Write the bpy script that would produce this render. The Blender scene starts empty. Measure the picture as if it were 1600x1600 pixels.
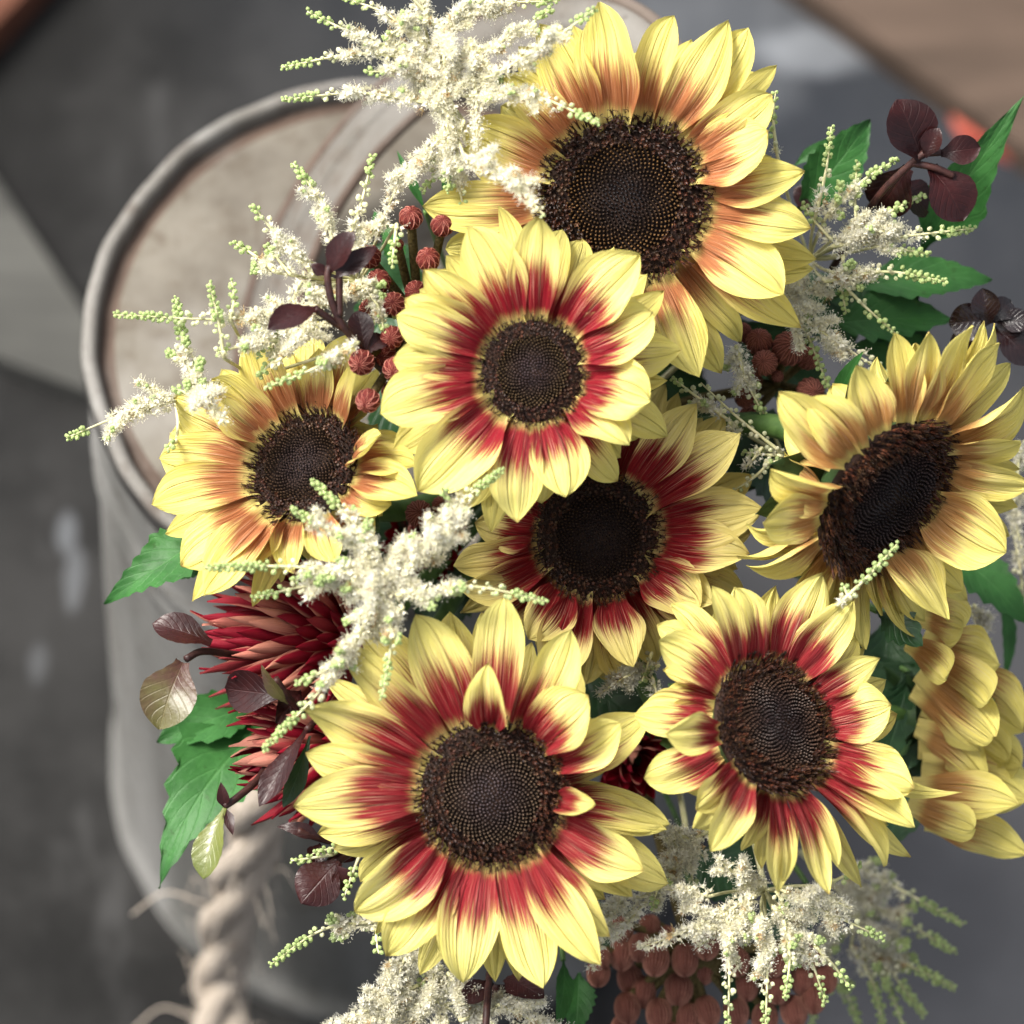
import bpy, math, random
from mathutils import Vector, Matrix
random.seed(7)
R = math.radians
sc = bpy.context.scene
col = sc.collection

# ------------------------------------------------------------------ camera
PITCH = R(60); DIST = 1.6; LENS = 36 * DIST / .352
LID_Z = .3647
CAM = Vector((0, 0, LID_Z + 1.4896))
FPX = 1600 * LENS / 36
RT = Vector((1, 0, 0)); FW = Vector((0, math.cos(PITCH), -math.sin(PITCH))); UP = RT.cross(FW)
cam_d = bpy.data.cameras.new('camera'); cam = bpy.data.objects.new('camera', cam_d); col.objects.link(cam)
cam.location = CAM; cam.rotation_euler = (R(90) - PITCH, 0, 0)
cam_d.lens = LENS; cam_d.sensor_width = 36; cam_d.clip_start = .05; cam_d.clip_end = 200
cam_d.dof.use_dof = True; cam_d.dof.focus_distance = 1.575; cam_d.dof.aperture_fstop = 6.6
sc.camera = cam
# ------------------------------------------------------------------ light
world = bpy.data.worlds.new('World'); sc.world = world; world.use_nodes = True
wn = world.node_tree
sky = wn.nodes.new('ShaderNodeTexSky'); sky.sky_type = 'NISHITA'; sky.sun_disc = False
SUN_EL, SUN_AZ = 57, 288          # azimuth measured clockwise from +Y
sky.sun_elevation = R(SUN_EL); sky.sun_rotation = R(SUN_AZ)
sky.air_density = .6; sky.dust_density = 4.5; sky.ozone_density = .3
bg = wn.nodes['Background']; bg.inputs['Strength'].default_value = .15
hs = wn.nodes.new('ShaderNodeHueSaturation'); hs.inputs['Saturation'].default_value = .35      # thin overcast: a paler sky
wn.links.new(sky.outputs['Color'], hs.inputs['Color']); wn.links.new(hs.outputs['Color'], bg.inputs['Color'])
sun_d = bpy.data.lights.new('sun', 'SUN'); sun_d.energy = 2.9; sun_d.angle = R(24); sun_d.color = (1, .95, .86)
sun = bpy.data.objects.new('sun', sun_d); col.objects.link(sun)
sd = Vector((math.sin(R(SUN_AZ)) * math.cos(R(SUN_EL)), math.cos(R(SUN_AZ)) * math.cos(R(SUN_EL)), math.sin(R(SUN_EL))))
sun.rotation_euler = sd.to_track_quat('Z', 'Y').to_euler()
sc.view_settings.view_transform = 'Standard'; sc.view_settings.look = 'None'
sc.view_settings.exposure = 1.18; sc.view_settings.gamma = 1

# ------------------------------------------------------------------ pixel helpers (photo pixels, 1600 x 1600)
def ray(x, y): return FW + RT * ((x - 800) / FPX) - UP * ((y - 800) / FPX)
def P(x, y, d=0.): return CAM + ray(x, y) * (DIST - d)
def G(x, y, z=0.):
    r = ray(x, y); return CAM + r * ((z - CAM.z) / r.z)
def px(n, d=0.): return n * (DIST - d) / FPX          # pixels to metres
def camdir(a, b, c): return (RT * a + UP * b - FW * c).normalized()

# ------------------------------------------------------------------ object helpers
def mesh_obj(name, verts, faces, mat, parent=None, cols=None, uvs=None, mi=None, smooth=True, kind=None):
    me = bpy.data.meshes.new(name); me.from_pydata([tuple(v) for v in verts], [], faces)
    for m in (mat if isinstance(mat, (list, tuple)) else [mat]): me.materials.append(m)
    if smooth: me.polygons.foreach_set('use_smooth', [True] * len(me.polygons))
    if mi: me.polygons.foreach_set('material_index', mi)
    if cols:
        a = me.attributes.new('Col', 'FLOAT_COLOR', 'POINT')
        a.data.foreach_set('color', [c for k in cols for c in (k[0], k[1], k[2], 1.)])
    if uvs:
        ul = me.uv_layers.new(name='UVMap'); vi = [0] * len(me.loops); me.loops.foreach_get('vertex_index', vi)
        ul.data.foreach_set('uv', [c for i in vi for c in uvs[i]])
    me.update()
    return link(name, me, parent, kind)
def link(name, me, parent=None, kind=None):
    o = bpy.data.objects.new(name, me); col.objects.link(o); o.parent = parent
    if parent is not None: o.matrix_parent_inverse = parent.matrix_basis.inverted()
    if kind: o['kind'] = kind
    return o
def thing(name, loc, label, cat, group=None):
    o = bpy.data.objects.new(name, None); col.objects.link(o); o.location = loc; o.empty_display_size = .01
    return tag(o, label, cat, group)
def tag(o, label, cat, group=None, kind=None):
    o['label'] = label
    if cat: o['category'] = cat
    if group: o['group'] = group
    if kind: o['kind'] = kind
    return o
def rnd(a, b): return random.uniform(a, b)
def frame(n):
    n = n.normalized(); a = n.cross(Vector((0, 0, 1)))
    if a.length < .1: a = n.cross(Vector((1, 0, 0)))
    a.normalize(); return a, n.cross(a), n
def bez(pts, n):
    """smooth polyline through the given points (Catmull-Rom)"""
    q = [pts[0] * 2 - pts[1]] + list(pts) + [pts[-1] * 2 - pts[-2]]; out = []
    m = len(pts) - 1
    for i in range(n + 1):
        t = i / n * m; k = min(int(t), m - 1); f = t - k
        a, b, c, d = q[k:k + 4]
        out.append(.5 * ((2 * b) + (c - a) * f + (2 * a - 5 * b + 4 * c - d) * f * f + (3 * b - a - 3 * c + d) * f ** 3))
    return out
def tube(path, rad, k=6, verts=None, faces=None):
    verts = [] if verts is None else verts; faces = [] if faces is None else faces
    b0 = len(verts); n = len(path); ref = None
    for i, p in enumerate(path):
        t = (path[min(i + 1, n - 1)] - path[max(i - 1, 0)]).normalized()
        if ref is None: ref = frame(t)[0]
        ref = (ref - t * ref.dot(t)).normalized(); w = t.cross(ref)
        r = rad(i / (n - 1)) if callable(rad) else rad
        for j in range(k):
            a = 2 * math.pi * j / k; verts.append(p + (ref * math.cos(a) + w * math.sin(a)) * r)
    for i in range(n - 1):
        for j in range(k):
            faces.append((b0 + i * k + j, b0 + i * k + (j + 1) % k, b0 + (i + 1) * k + (j + 1) % k, b0 + (i + 1) * k + j))
    faces.append(tuple(b0 + j for j in range(k))[::-1]); faces.append(tuple(b0 + (n - 1) * k + j for j in range(k)))
    return verts, faces

# ------------------------------------------------------------------ material helpers
class NT:
    def __init__(s, name):
        s.m = bpy.data.materials.new(name); s.m.use_nodes = True; s.t = s.m.node_tree; s.b = s.t.nodes['Principled BSDF']
        s.out = s.t.nodes['Material Output']
    def n(s, ty, **kw):
        o = s.t.nodes.new('ShaderNode' + ty)
        for k, v in kw.items(): setattr(o, k, v)
        return o
    def set(s, sock, v):
        if isinstance(v, bpy.types.NodeSocket): s.t.links.new(v, sock)
        elif v is not None:
            if sock.type == 'RGBA' and len(v) == 3: v = (*v, 1)
            sock.default_value = v
    def math(s, op, a, b=0., clamp=False):
        o = s.n('Math', operation=op, use_clamp=clamp); s.set(o.inputs[0], a); s.set(o.inputs[1], b); return o.outputs[0]
    def mr(s, v, a, b, c=0., d=1.):
        o = s.n('MapRange', interpolation_type='SMOOTHSTEP'); s.set(o.inputs['Value'], v)
        for k, x in zip(('From Min', 'From Max', 'To Min', 'To Max'), (a, b, c, d)): s.set(o.inputs[k], x)
        return o.outputs[0]
    def mix(s, f, a, b, mode='MIX'):
        o = s.n('Mix', data_type='RGBA', blend_type=mode); s.set(o.inputs[0], f); s.set(o.inputs[6], a); s.set(o.inputs[7], b); return o.outputs[2]
    def noise(s, vec, scale, detail=3, rough=.5):
        o = s.n('TexNoise'); s.set(o.inputs['Vector'], vec); o.inputs['Scale'].default_value = scale
        o.inputs['Detail'].default_value = detail; o.inputs['Roughness'].default_value = rough; return o.outputs['Fac']
    def coords(s, which): return s.n('TexCoord').outputs[which]
    def mapv(s, vec, scale=(1, 1, 1), loc=None):
        o = s.n('Mapping'); s.set(o.inputs['Vector'], vec); o.inputs['Scale'].default_value = scale
        if loc is not None: s.set(o.inputs['Location'], loc)
        return o.outputs[0]
    def bump(s, h, strength, dist):
        o = s.n('Bump'); o.inputs['Strength'].default_value = strength; o.inputs['Distance'].default_value = dist
        s.set(o.inputs['Height'], h); s.set(s.b.inputs['Normal'], o.outputs[0]); return o.outputs[0]
    def base(s, c, rough=.5, spec=.4, **kw):
        s.set(s.b.inputs['Base Color'], c); s.set(s.b.inputs['Roughness'], rough); s.b.inputs['Specular IOR Level'].default_value = spec
        for k, v in kw.items(): s.set(s.b.inputs[k.replace('_', ' ')], v)
        return s
    def translucent(s, c, f, nrm=None):
        t = s.n('BsdfTranslucent'); s.set(t.inputs['Color'], c); m = s.n('MixShader'); m.inputs[0].default_value = f
        if nrm: s.set(t.inputs['Normal'], nrm)
        s.t.links.new(s.b.outputs[0], m.inputs[1]); s.t.links.new(t.outputs[0], m.inputs[2]); s.t.links.new(m.outputs[0], s.out.inputs['Surface'])

def petal_material(name, red, brown, r0, r1, strength, yellow=(.82, .70, .155), tipy=(.86, .785, .225)):
    m = NT(name); uv = m.coords('UV'); sep = m.n('SeparateXYZ'); m.set(sep.inputs[0], uv); u, v = sep.outputs[0], sep.outputs[1]
    rn = m.n('ObjectInfo').outputs['Random']
    off = m.n('CombineXYZ'); m.set(off.inputs[0], m.math('MULTIPLY', rn, 37.)); m.set(off.inputs[2], m.math('MULTIPLY', rn, 91.))
    fine = m.noise(m.mapv(uv, (1.7, 58, 1), off.outputs[0]), 1, 3, .65)
    mid = m.noise(m.mapv(uv, (1.2, 9, 1), off.outputs[0]), 1, 2, .5)
    av = m.math('ABSOLUTE', m.math('SUBTRACT', v, .5))
    lobe = m.mr(av, .22, .5, .02, -.12)                       # red runs farther out near the midrib
    edge = m.math('ADD', m.math('ADD', m.math('MULTIPLY', m.math('SUBTRACT', fine, .5), .74), m.math('MULTIPLY', m.math('SUBTRACT', mid, .5), .30)), lobe)
    vary = m.math('MULTIPLY', m.math('SUBTRACT', rn, .5), .10)
    e = m.math('ADD', m.math('ADD', edge, vary), r1)
    d = m.math('SUBTRACT', e, u)
    mask = m.mr(d, -.09, .16)
    foot = m.mr(m.math('ADD', u, m.math('MULTIPLY', m.math('SUBTRACT', fine, .5), .22)), r0, r0 + .15)
    mask = m.math('MULTIPLY', m.math('MULTIPLY', mask, foot), strength)
    yel = m.mix(m.mr(u, .35, 1.), yellow, tipy)
    yel = m.mix(m.math('MULTIPLY', m.mr(fine, .35, .72), .34), yel, (.88, .80, .38))
    yel = m.mix(m.math('MULTIPLY', m.mr(m.noise(m.mapv(uv, (1.6, 60, 1), off.outputs[0]), 1.3, 2), .56, .78), .20), yel, (.56, .40, .07))
    yel = m.mix(m.math('MULTIPLY', m.mr(d, -.30, .0), .30), yel, (.86, .74, .40))
    rd = m.mix(m.mr(fine, .36, .66), red, brown)
    rd = m.mix(m.math('MULTIPLY', m.mr(mid, .45, .75), .5), rd, red)
    pale = m.mr(m.noise(m.mapv(uv, (1.1, 34, 1), off.outputs[0]), 1.7, 2), .54, .70)
    rd = m.mix(m.math('MULTIPLY', m.math('MULTIPLY', pale, m.mr(u, .06, .5)), .55), rd, (.76, .46, .32))
    c = m.mix(mask, yel, rd)
    wear = m.noise(m.mapv(uv, (5, 4, 1), off.outputs[0]), 2.3, 4, .7)
    c = m.mix(m.mr(wear, .60, .80, 0, .30), c, (.50, .30, .08))
    c = m.mix(m.math('MULTIPLY', m.mr(u, .95, 1.), m.mr(rn, .55, .8, 0, .6)), c, (.34, .19, .06))
    tint = m.math('FRACT', m.math('MULTIPLY', rn, 7.13))
    c = m.mix(m.math('MULTIPLY', tint, .22), c, m.mix(1., c, (.86, .80, .66), 'MULTIPLY'))
    m.base(c, .52, .18)
    hgt = m.math('ADD', m.math('MULTIPLY', fine, .6), m.math('MULTIPLY', m.noise(m.mapv(uv, (1.5, 22, 1), off.outputs[0]), 1, 2), 1.))
    gv = m.math('ABSOLUTE', m.math('SUBTRACT', m.math('ABSOLUTE', m.math('SUBTRACT', v, .5)), m.math('ADD', .10, m.math('MULTIPLY', tint, .10))))
    gr = m.math('MULTIPLY', m.mr(gv, .0, .022, 1, 0), m.mr(u, .15, .45))
    c = m.mix(m.math('MULTIPLY', gr, .13), c, m.mix(1., c, (.62, .50, .30), 'MULTIPLY')); m.set(m.b.inputs['Base Color'], c)
    m.bump(m.math('SUBTRACT', hgt, m.math('MULTIPLY', gr, .8)), .8, .0019)
    m.b.inputs['Sheen Weight'].default_value = 0.
    m.translucent(c, .24)
    return m.m
def attr_material(name, rough=.6, spec=.3, bump=None, trans=0.):
    m = NT(name); a = m.n('Attribute', attribute_name='Col').outputs['Color']
    nz = m.noise(m.coords('Object'), 900, 2)
    c = m.mix(m.mr(nz, .3, .7, 0, .35), a, m.mix(1., a, (.55, .5, .45), 'MULTIPLY'))
    m.base(c, rough, spec)
    if trans: m.translucent(c, trans)
    return m.m
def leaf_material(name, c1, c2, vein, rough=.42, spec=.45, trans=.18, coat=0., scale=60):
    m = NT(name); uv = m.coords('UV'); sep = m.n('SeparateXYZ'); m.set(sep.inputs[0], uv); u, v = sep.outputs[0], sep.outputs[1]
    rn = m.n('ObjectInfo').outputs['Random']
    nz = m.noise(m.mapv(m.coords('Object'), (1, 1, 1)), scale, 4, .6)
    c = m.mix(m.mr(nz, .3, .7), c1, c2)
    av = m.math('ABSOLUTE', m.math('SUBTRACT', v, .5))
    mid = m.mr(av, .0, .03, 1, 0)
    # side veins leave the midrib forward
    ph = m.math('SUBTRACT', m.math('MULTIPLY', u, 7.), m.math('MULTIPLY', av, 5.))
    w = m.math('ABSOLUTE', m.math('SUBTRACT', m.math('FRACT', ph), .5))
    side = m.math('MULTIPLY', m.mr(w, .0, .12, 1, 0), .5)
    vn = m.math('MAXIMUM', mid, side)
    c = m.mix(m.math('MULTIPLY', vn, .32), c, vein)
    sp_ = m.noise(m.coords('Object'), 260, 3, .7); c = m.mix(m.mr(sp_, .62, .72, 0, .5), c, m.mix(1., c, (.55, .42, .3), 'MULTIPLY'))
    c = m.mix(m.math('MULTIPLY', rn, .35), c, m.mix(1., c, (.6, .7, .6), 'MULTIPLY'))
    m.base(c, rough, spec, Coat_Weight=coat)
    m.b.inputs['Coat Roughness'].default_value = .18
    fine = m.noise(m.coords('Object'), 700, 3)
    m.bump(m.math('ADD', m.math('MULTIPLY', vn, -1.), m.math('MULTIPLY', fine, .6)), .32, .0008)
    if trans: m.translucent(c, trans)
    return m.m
def plain(name, c1, c2, scale=200, rough=.6, spec=.3, bump=.3, dist=.0006, stretch=(1, 1, 1), trans=0):
    m = NT(name); v = m.mapv(m.coords('Object'), stretch); nz = m.noise(v, scale, 4, .6)
    c = m.mix(m.mr(nz, .3, .7), c1, c2); c = m.mix(m.math('MULTIPLY', m.n('ObjectInfo').outputs['Random'], .55), c, m.mix(1., c, (.52, .50, .50), 'MULTIPLY')); m.base(c, rough, spec); m.bump(nz, bump, dist)
    if trans: m.translucent(c, trans)
    return m.m

M = {}
CR, CB = (.20, .004, .009), (.36, .045, .02)
M['p_red'] = petal_material('petal_crimson', (.20, .003, .012), (.30, .018, .026), .03, .55, 1.)
M['p_mid'] = petal_material('petal_red_brown', (.20, .006, .013), (.32, .030, .034), .03, .58, 1.)
M['p_deep'] = petal_material('petal_dark_crimson', (.16, .002, .008), (.26, .012, .014), .03, .60, 1., (.76, .61, .17), (.82, .70, .23))
M['p_org'] = petal_material('petal_orange', (.27, .032, .020), (.42, .11, .045), .08, .54, .88, (.81, .67, .14), (.85, .765, .20))
M['p_tan'] = petal_material('petal_tan', (.31, .07, .022), (.48, .18, .05), .08, .54, .80, (.81, .665, .14), (.85, .76, .20))
M['disc'] = plain('disc_receptacle', (.012, .006, .005), (.03, .014, .008), 500, .8, .2)
M['floret'] = attr_material('disc_floret', .5, .35)
M['calyx'] = plain('calyx_green', (.018, .045, .014), (.04, .085, .025), 300, .6)
M['stem'] = plain('green_stem', (.05, .11, .025), (.10, .19, .05), 180, .55, stretch=(1, 1, .2))
M['astem'] = plain('pale_stem', (.55, .55, .28), (.72, .68, .42), 220, .55)
M['afloret'] = attr_material('astilbe_blossom', .6, .2, trans=.42)
M['brown_stem'] = plain('dark_twig', (.022, .008, .008), (.055, .020, .016), 300, .5)
M['leaf'] = leaf_material('green_leaf', (.020, .085, .018), (.042, .15, .034), (.09, .23, .07), .5, .25)
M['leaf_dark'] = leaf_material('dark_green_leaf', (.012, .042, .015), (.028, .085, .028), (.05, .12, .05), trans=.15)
M['leaf_brg'] = leaf_material('burgundy_leaf', (.012, .0028, .0034), (.032, .006, .006), (.045, .012, .011), .38, .25, .04, .08)
M['leaf_blk'] = leaf_material('near_black_leaf', (.005, .0025, .003), (.014, .005, .005), (.03, .012, .012), .26, .4, .0, .25)
M['leaf_brz'] = leaf_material('bronze_leaf', (.065, .024, .024), (.085, .075, .024), (.14, .11, .05), .36, .28, .04, .12, 45)
M['leaf_olv'] = leaf_material('olive_leaf', (.085, .105, .02), (.13, .145, .03), (.2, .2, .07), .32, .35, .08, .2)
M['berry'] = plain('berry_red_brown', (.085, .012, .011), (.17, .030, .024), 600, .75, .15)
M['berry2'] = plain('berry_brown', (.125, .042, .031), (.22, .082, .060), 900, .8, .1, .7, .0006, (1, 1, .15))
M['ridge'] = plain('berry_ridge', (.44, .15, .115), (.56, .25, .19), 400, .75, .15)
M['ridge2'] = plain('berry_scale_edge', (.34, .16, .115), (.42, .21, .15), 400, .85, .1)
M['stalk'] = plain('berry_stalk', (.07, .055, .02), (.14, .11, .045), 900, .8, .1, 1., .001)
M['dahl_in'] = plain('dahlia_red', (.17, .002, .010), (.30, .003, .018), 150, .55, .25, trans=.12)
def dahlia_back():
    m = NT('dahlia_rose_back'); uv = m.coords('UV'); sep = m.n('SeparateXYZ'); m.set(sep.inputs[0], uv); u, v = sep.outputs[0], sep.outputs[1]
    rn = m.n('ObjectInfo').outputs['Random']; st = m.noise(m.mapv(uv, (1.5, 14, 1)), 1, 3, .6)
    k = m.math('MULTIPLY', m.mr(m.math('ADD', u, m.math('MULTIPLY', m.math('SUBTRACT', st, .5), .7)), .35, .85), m.mr(rn, .45, .85, .0, .9))
    k = m.math('MAXIMUM', k, m.math('MULTIPLY', m.mr(m.math('ABSOLUTE', m.math('SUBTRACT', v, .5)), .36, .46), .75))
    c = m.mix(k, (.17, .002, .012), (.50, .21, .15)); m.base(c, .6, .2); m.bump(st, .4, .0008); return m.m
M['dahl_out'] = dahlia_back()

# ------------------------------------------------------------------ the setting
def ground_material():
    m = NT('slate_ground'); g = m.coords('Object')
    a = m.noise(g, 5.5, 6, .68); b = m.noise(g, 14, 5, .65); s = m.noise(m.mapv(g, (9, 3.2, 1), (3.3, 1.7, 0)), 1.6, 4, .7)
    c = m.mix(m.mr(a, .38, .62), (.0045, .0045, .0044), (.0185, .0182, .0178))
    c = m.mix(m.mr(b, .4, .8, 0, .5), c, (.030, .030, .0295))
    dk = m.noise(m.mapv(g, (1, 1, 1), (1, 9, 0)), 7, 4, .6); c = m.mix(m.mr(dk, .55, .68, 0, .7), c, (.008, .008, .008))
    c = m.mix(m.mr(s, .56, .70, 0, .6), c, (.042, .042, .042))
    p = m.noise(m.mapv(g, (1, 1, 1), (8, 2, 0)), 1.3, 2)
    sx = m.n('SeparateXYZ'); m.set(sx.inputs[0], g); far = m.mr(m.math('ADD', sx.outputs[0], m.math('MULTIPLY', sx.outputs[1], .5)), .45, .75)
    c = m.mix(m.math('MULTIPLY', far, m.mr(p, .40, .62, .35, .85)), c, (.026, .033, .046))  # bluish sheen painted into the colour of the far right floor
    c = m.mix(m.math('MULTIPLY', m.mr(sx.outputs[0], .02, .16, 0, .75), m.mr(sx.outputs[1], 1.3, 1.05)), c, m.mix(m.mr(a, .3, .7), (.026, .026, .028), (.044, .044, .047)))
    c = m.mix(m.math('MULTIPLY', m.mr(sx.outputs[0], .02, .14), m.mr(sx.outputs[1], 1.05, .85, 0, .85)), c, m.mix(m.mr(a, .3, .7), (.085, .085, .088), (.12, .12, .124)))  # floor colour lightened at the right front, offsetting the bouquet's shadow
    for x, y, rx, ry, k in ((1285, 82, .036, .018, .34), (1110, 20, .06, .04, .14), (1180, 130, .03, .03, .10), (104, 830, .006, .013, .26), (116, 905, .005, .018, .2), (60, 1040, .006, .014, .12)):  # pale scuffs at the left; the upper right patches are painted sheen
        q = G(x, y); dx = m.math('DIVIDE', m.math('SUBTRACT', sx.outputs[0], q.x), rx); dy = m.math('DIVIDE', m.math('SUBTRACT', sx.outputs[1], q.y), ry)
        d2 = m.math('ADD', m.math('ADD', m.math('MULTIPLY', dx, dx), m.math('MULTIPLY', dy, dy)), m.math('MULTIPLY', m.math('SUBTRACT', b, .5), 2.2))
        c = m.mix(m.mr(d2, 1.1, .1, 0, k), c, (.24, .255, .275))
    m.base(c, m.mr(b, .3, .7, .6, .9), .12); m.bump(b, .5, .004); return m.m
g = 6.
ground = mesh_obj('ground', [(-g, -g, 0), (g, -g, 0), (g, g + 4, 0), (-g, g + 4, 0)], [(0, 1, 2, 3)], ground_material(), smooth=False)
tag(ground, 'dark grey slate floor with pale scuffs and painted sheen', None, kind='structure')

def board_material(name, c1, c2):
    m = NT(name); v = m.mapv(m.coords('Object'), (1, 7, 7)); a = m.noise(v, 6, 5, .6); b = m.noise(m.coords('Object'), 9, 3)
    c = m.mix(m.mr(a, .3, .7), c1, c2); c = m.mix(m.mr(b, .45, .7, 0, .5), c, c1); m.base(c, .8, .1); m.bump(a, .4, .002); return m.m
def slab(name, pts, h, mat, label, cat):
    """a board lying on the ground: outline points on the ground, thickness h"""
    c = sum(pts, Vector()) / len(pts); k = len(pts); e = .004
    vs = [p - c for p in pts] + [p - c + Vector((0, 0, h - e)) for p in pts] + [(p - c) * (1 - e * 2) + Vector((0, 0, h)) for p in pts]
    fs = [tuple(range(k))[::-1], tuple(range(2 * k, 3 * k))]
    for r in (0, k):
        fs += [(r + i, r + (i + 1) % k, r + k + (i + 1) % k, r + k + i) for i in range(k)]
    o = mesh_obj(name, vs, fs, mat, smooth=False); o.location = c
    return tag(o, label, cat)
a, b = G(1120, -78), G(1760, 390)
n_ = Vector((b - a).normalized().cross(Vector((0, 0, -1)))) * -1
if n_.y < 0: n_ = -n_
slab('brown_board', [a - (b - a) * .1, b, b + n_ * .5, a - (b - a) * .1 + n_ * .5], .02,
     board_material('brown_wood', (.046, .033, .025), (.082, .058, .044)), 'wide brown wooden board on the floor beyond the dark red leafed twigs', 'board')
a, b = G(-60, 140), G(160, -90)
n_ = (b - a).normalized().cross(Vector((0, 0, 1))) * -1
slab('orange_board', [a, b, b + n_ * .3, a + n_ * .3], .02,
     board_material('orange_wood', (.075, .031, .019), (.115, .048, .031)), 'orange brown board at the corner of the slate floor behind the can', 'board')
slab('grey_plank', [G(-60, 215), G(150, 530), G(190, 650), G(-60, 560)], .012,
     board_material('weathered_wood', (.040, .040, .037), (.068, .068, .062)), 'pale weathered grey plank lying on the slate floor beside the can', 'plank')
slab('red_strip', [G(1478, 176), G(1600, 232), G(1660, 290), G(1600, 268), G(1500, 218)], .006,
     plain('red_paint', (.36, .05, .03), (.45, .12, .08), 30), 'thin red strip lying along the edge of the brown board', 'strip')

# ------------------------------------------------------------------ the tin can
CANX, CANY = -.04497, .93995
R_TOP, R_BOT = .1168, .1304
def lathe(prof, k=128, dent=0.):
    vs, fs = [], []
    for r, z in prof:
        for j in range(k):
            a = 2 * math.pi * j / k; q = r + dent * (math.sin(3 * a + 1) + .7 * math.sin(7 * a + 2 + z * 9) + .5 * math.sin(13 * a + z * 25) + .35 * math.sin(29 * a + z * 40)); vs.append(Vector((q * math.cos(a), q * math.sin(a), z + dent * .4 * math.sin(5 * a))))
    for i in range(len(prof) - 1):
        for j in range(k): fs.append((i * k + j, i * k + (j + 1) % k, (i + 1) * k + (j + 1) % k, (i + 1) * k + j))
    return vs, fs
def tin_material(name, base1, base2, rust, stain, metal=.35, vert=1.):
    m = NT(name); g = m.coords('Object'); a = m.noise(m.mapv(g, (1, 1, vert)), 18, 6, .65); b = m.noise(g, 70, 5, .7); s = m.noise(m.mapv(g, (1, 1, vert * .5), (5, 3, 1)), 9, 4, .6)
    c = m.mix(m.mr(a, .32, .68), base1, base2)
    c = m.mix(m.mr(b, .48, .72, 0, .55), c, rust)
    c = m.mix(m.mr(s, .50, .66, 0, .75), c, stain)
    sc_ = m.noise(m.mapv(g, (60, 5, 5), (1, 2, 3)), 3, 4, .7); c = m.mix(m.mr(sc_, .60, .72, 0, .45), c, rust)
    sp = m.noise(g, 320, 2); c = m.mix(m.mr(sp, .66, .74, 0, .5), c, (.05, .04, .035))
    m.base(c, m.mr(b, .3, .7, .5, .8), .18, Metallic=metal); m.bump(m.math('ADD', a, m.math('MULTIPLY', b, .5)), .35, .0025); return m.m
M['tin_wall'] = tin_material('tin_wall', (.085, .085, .079), (.150, .149, .141), (.060, .053, .045), (.19, .188, .18), .0, .16)
M['tin_lid'] = tin_material('tin_lid', (.082, .071, .056), (.142, .129, .106), (.06, .042, .028), (.215, .205, .185), .0)
M['tin_rim'] = tin_material('tin_rim', (.09, .083, .073), (.17, .163, .15), (.06, .042, .032), (.23, .227, .215), .0)
M['tin_band'] = tin_material('tin_band', (.085, .078, .068), (.13, .122, .108), (.07, .052, .04), (.165, .158, .145), .0)
M['tin_rust'] = tin_material('tin_rust', (.055, .038, .030), (.095, .067, .052), (.040, .026, .020), (.12, .10, .085), .0)
can = thing('tin_can', (CANX, CANY, 0), 'old grey metal can with a tan weathered lid standing under the bouquet', 'can')
def wall_r(z): return R_BOT + (R_TOP - .002 - R_BOT) * z / LID_Z
prof = []
beads = [(.016, .004, .010), (.292, .0022, .006), (.306, .0022, .006)]
for i in range(121):
    z = LID_Z * i / 120 * .985; r = wall_r(z)
    for bz, bh, bw in beads: r += bh * math.exp(-((z - bz) / bw) ** 2)
    prof.append((r, z))
vs, fs = lathe(prof, 160, .0006); mesh_obj('wall', vs, fs, M['tin_wall'], can).location = (0, 0, 0)
vs, fs = lathe([(R_TOP - .0025, LID_Z - .012), (R_TOP + .0018, LID_Z - .011)] + [(R_TOP - .0016 + .0030 * math.cos(t), LID_Z - .003 + .0030 * math.sin(t)) for t in [R(-60 + 24 * i) for i in range(11)]] + [(R_TOP - .0050, LID_Z - .008)], 160, .0006)
mesh_obj('rim', vs, fs, M['tin_rim'], can)
vs, fs = lathe([(R_TOP - .0042, LID_Z - .0078), (R_TOP - .0095, LID_Z - .0076), (R_TOP - .0112, LID_Z - .0060)], 160)
mesh_obj('groove', vs, fs, M['tin_rust'], can)
vs, fs = lathe([(R_TOP - .0112, LID_Z - .0060), (R_TOP - .016, LID_Z - .0056), (R_TOP - .03, LID_Z - .0055), (.06, LID_Z - .006), (.03, LID_Z - .0055), (.0005, LID_Z - .0055)])
mesh_obj('lid', vs, fs, M['tin_lid'], can)
vs, fs = lathe([(.0005, .001), (R_BOT - .003, .001), (R_BOT + .001, .0005)]); mesh_obj('base', vs, fs, M['tin_wall'], can)
for o in can.children: o.matrix_parent_inverse = Matrix.Identity(4)

# tilted round metal hoop propped on the lid, the bouquet stands through it
hn = Vector((-.6397, .0654, .7659)).normalized(); hc = P(726.7, 403.5, -.0869)
hoop = thing('metal_hoop', hc, 'curved metal hoop with ridged dark edges lying across the can lid', 'hoop')
ha, hb, hn = frame(hn)
def hoop_part(name, prof, mat):
    vs, fs = lathe(prof, 112)
    mesh_obj(name, [ha * v.x + hb * v.y + hn * v.z for v in vs], fs, mat, hoop).matrix_parent_inverse = Matrix.Identity(4)
hoop_part('band', [(.1085, .0005), (.1085, .0030), (.1020, .0036), (.0975, .0040), (.0965, .0062), (.0950, .0066), (.0936, .0050), (.0925, .0040), (.0830, .0038), (.0810, .0030), (.0810, .0005), (.1085, .0005)], M['tin_band'])
def ring(r, q, zc): return [(r + q * math.cos(R(t)), zc + q * math.sin(R(t))) for t in range(0, 361, 45)]
hoop_part('outer_edge', ring(.1095, .0024, .002), M['tin_rust']); hoop_part('inner_edge', ring(.0800, .0020, .003), M['tin_rust'])

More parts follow.
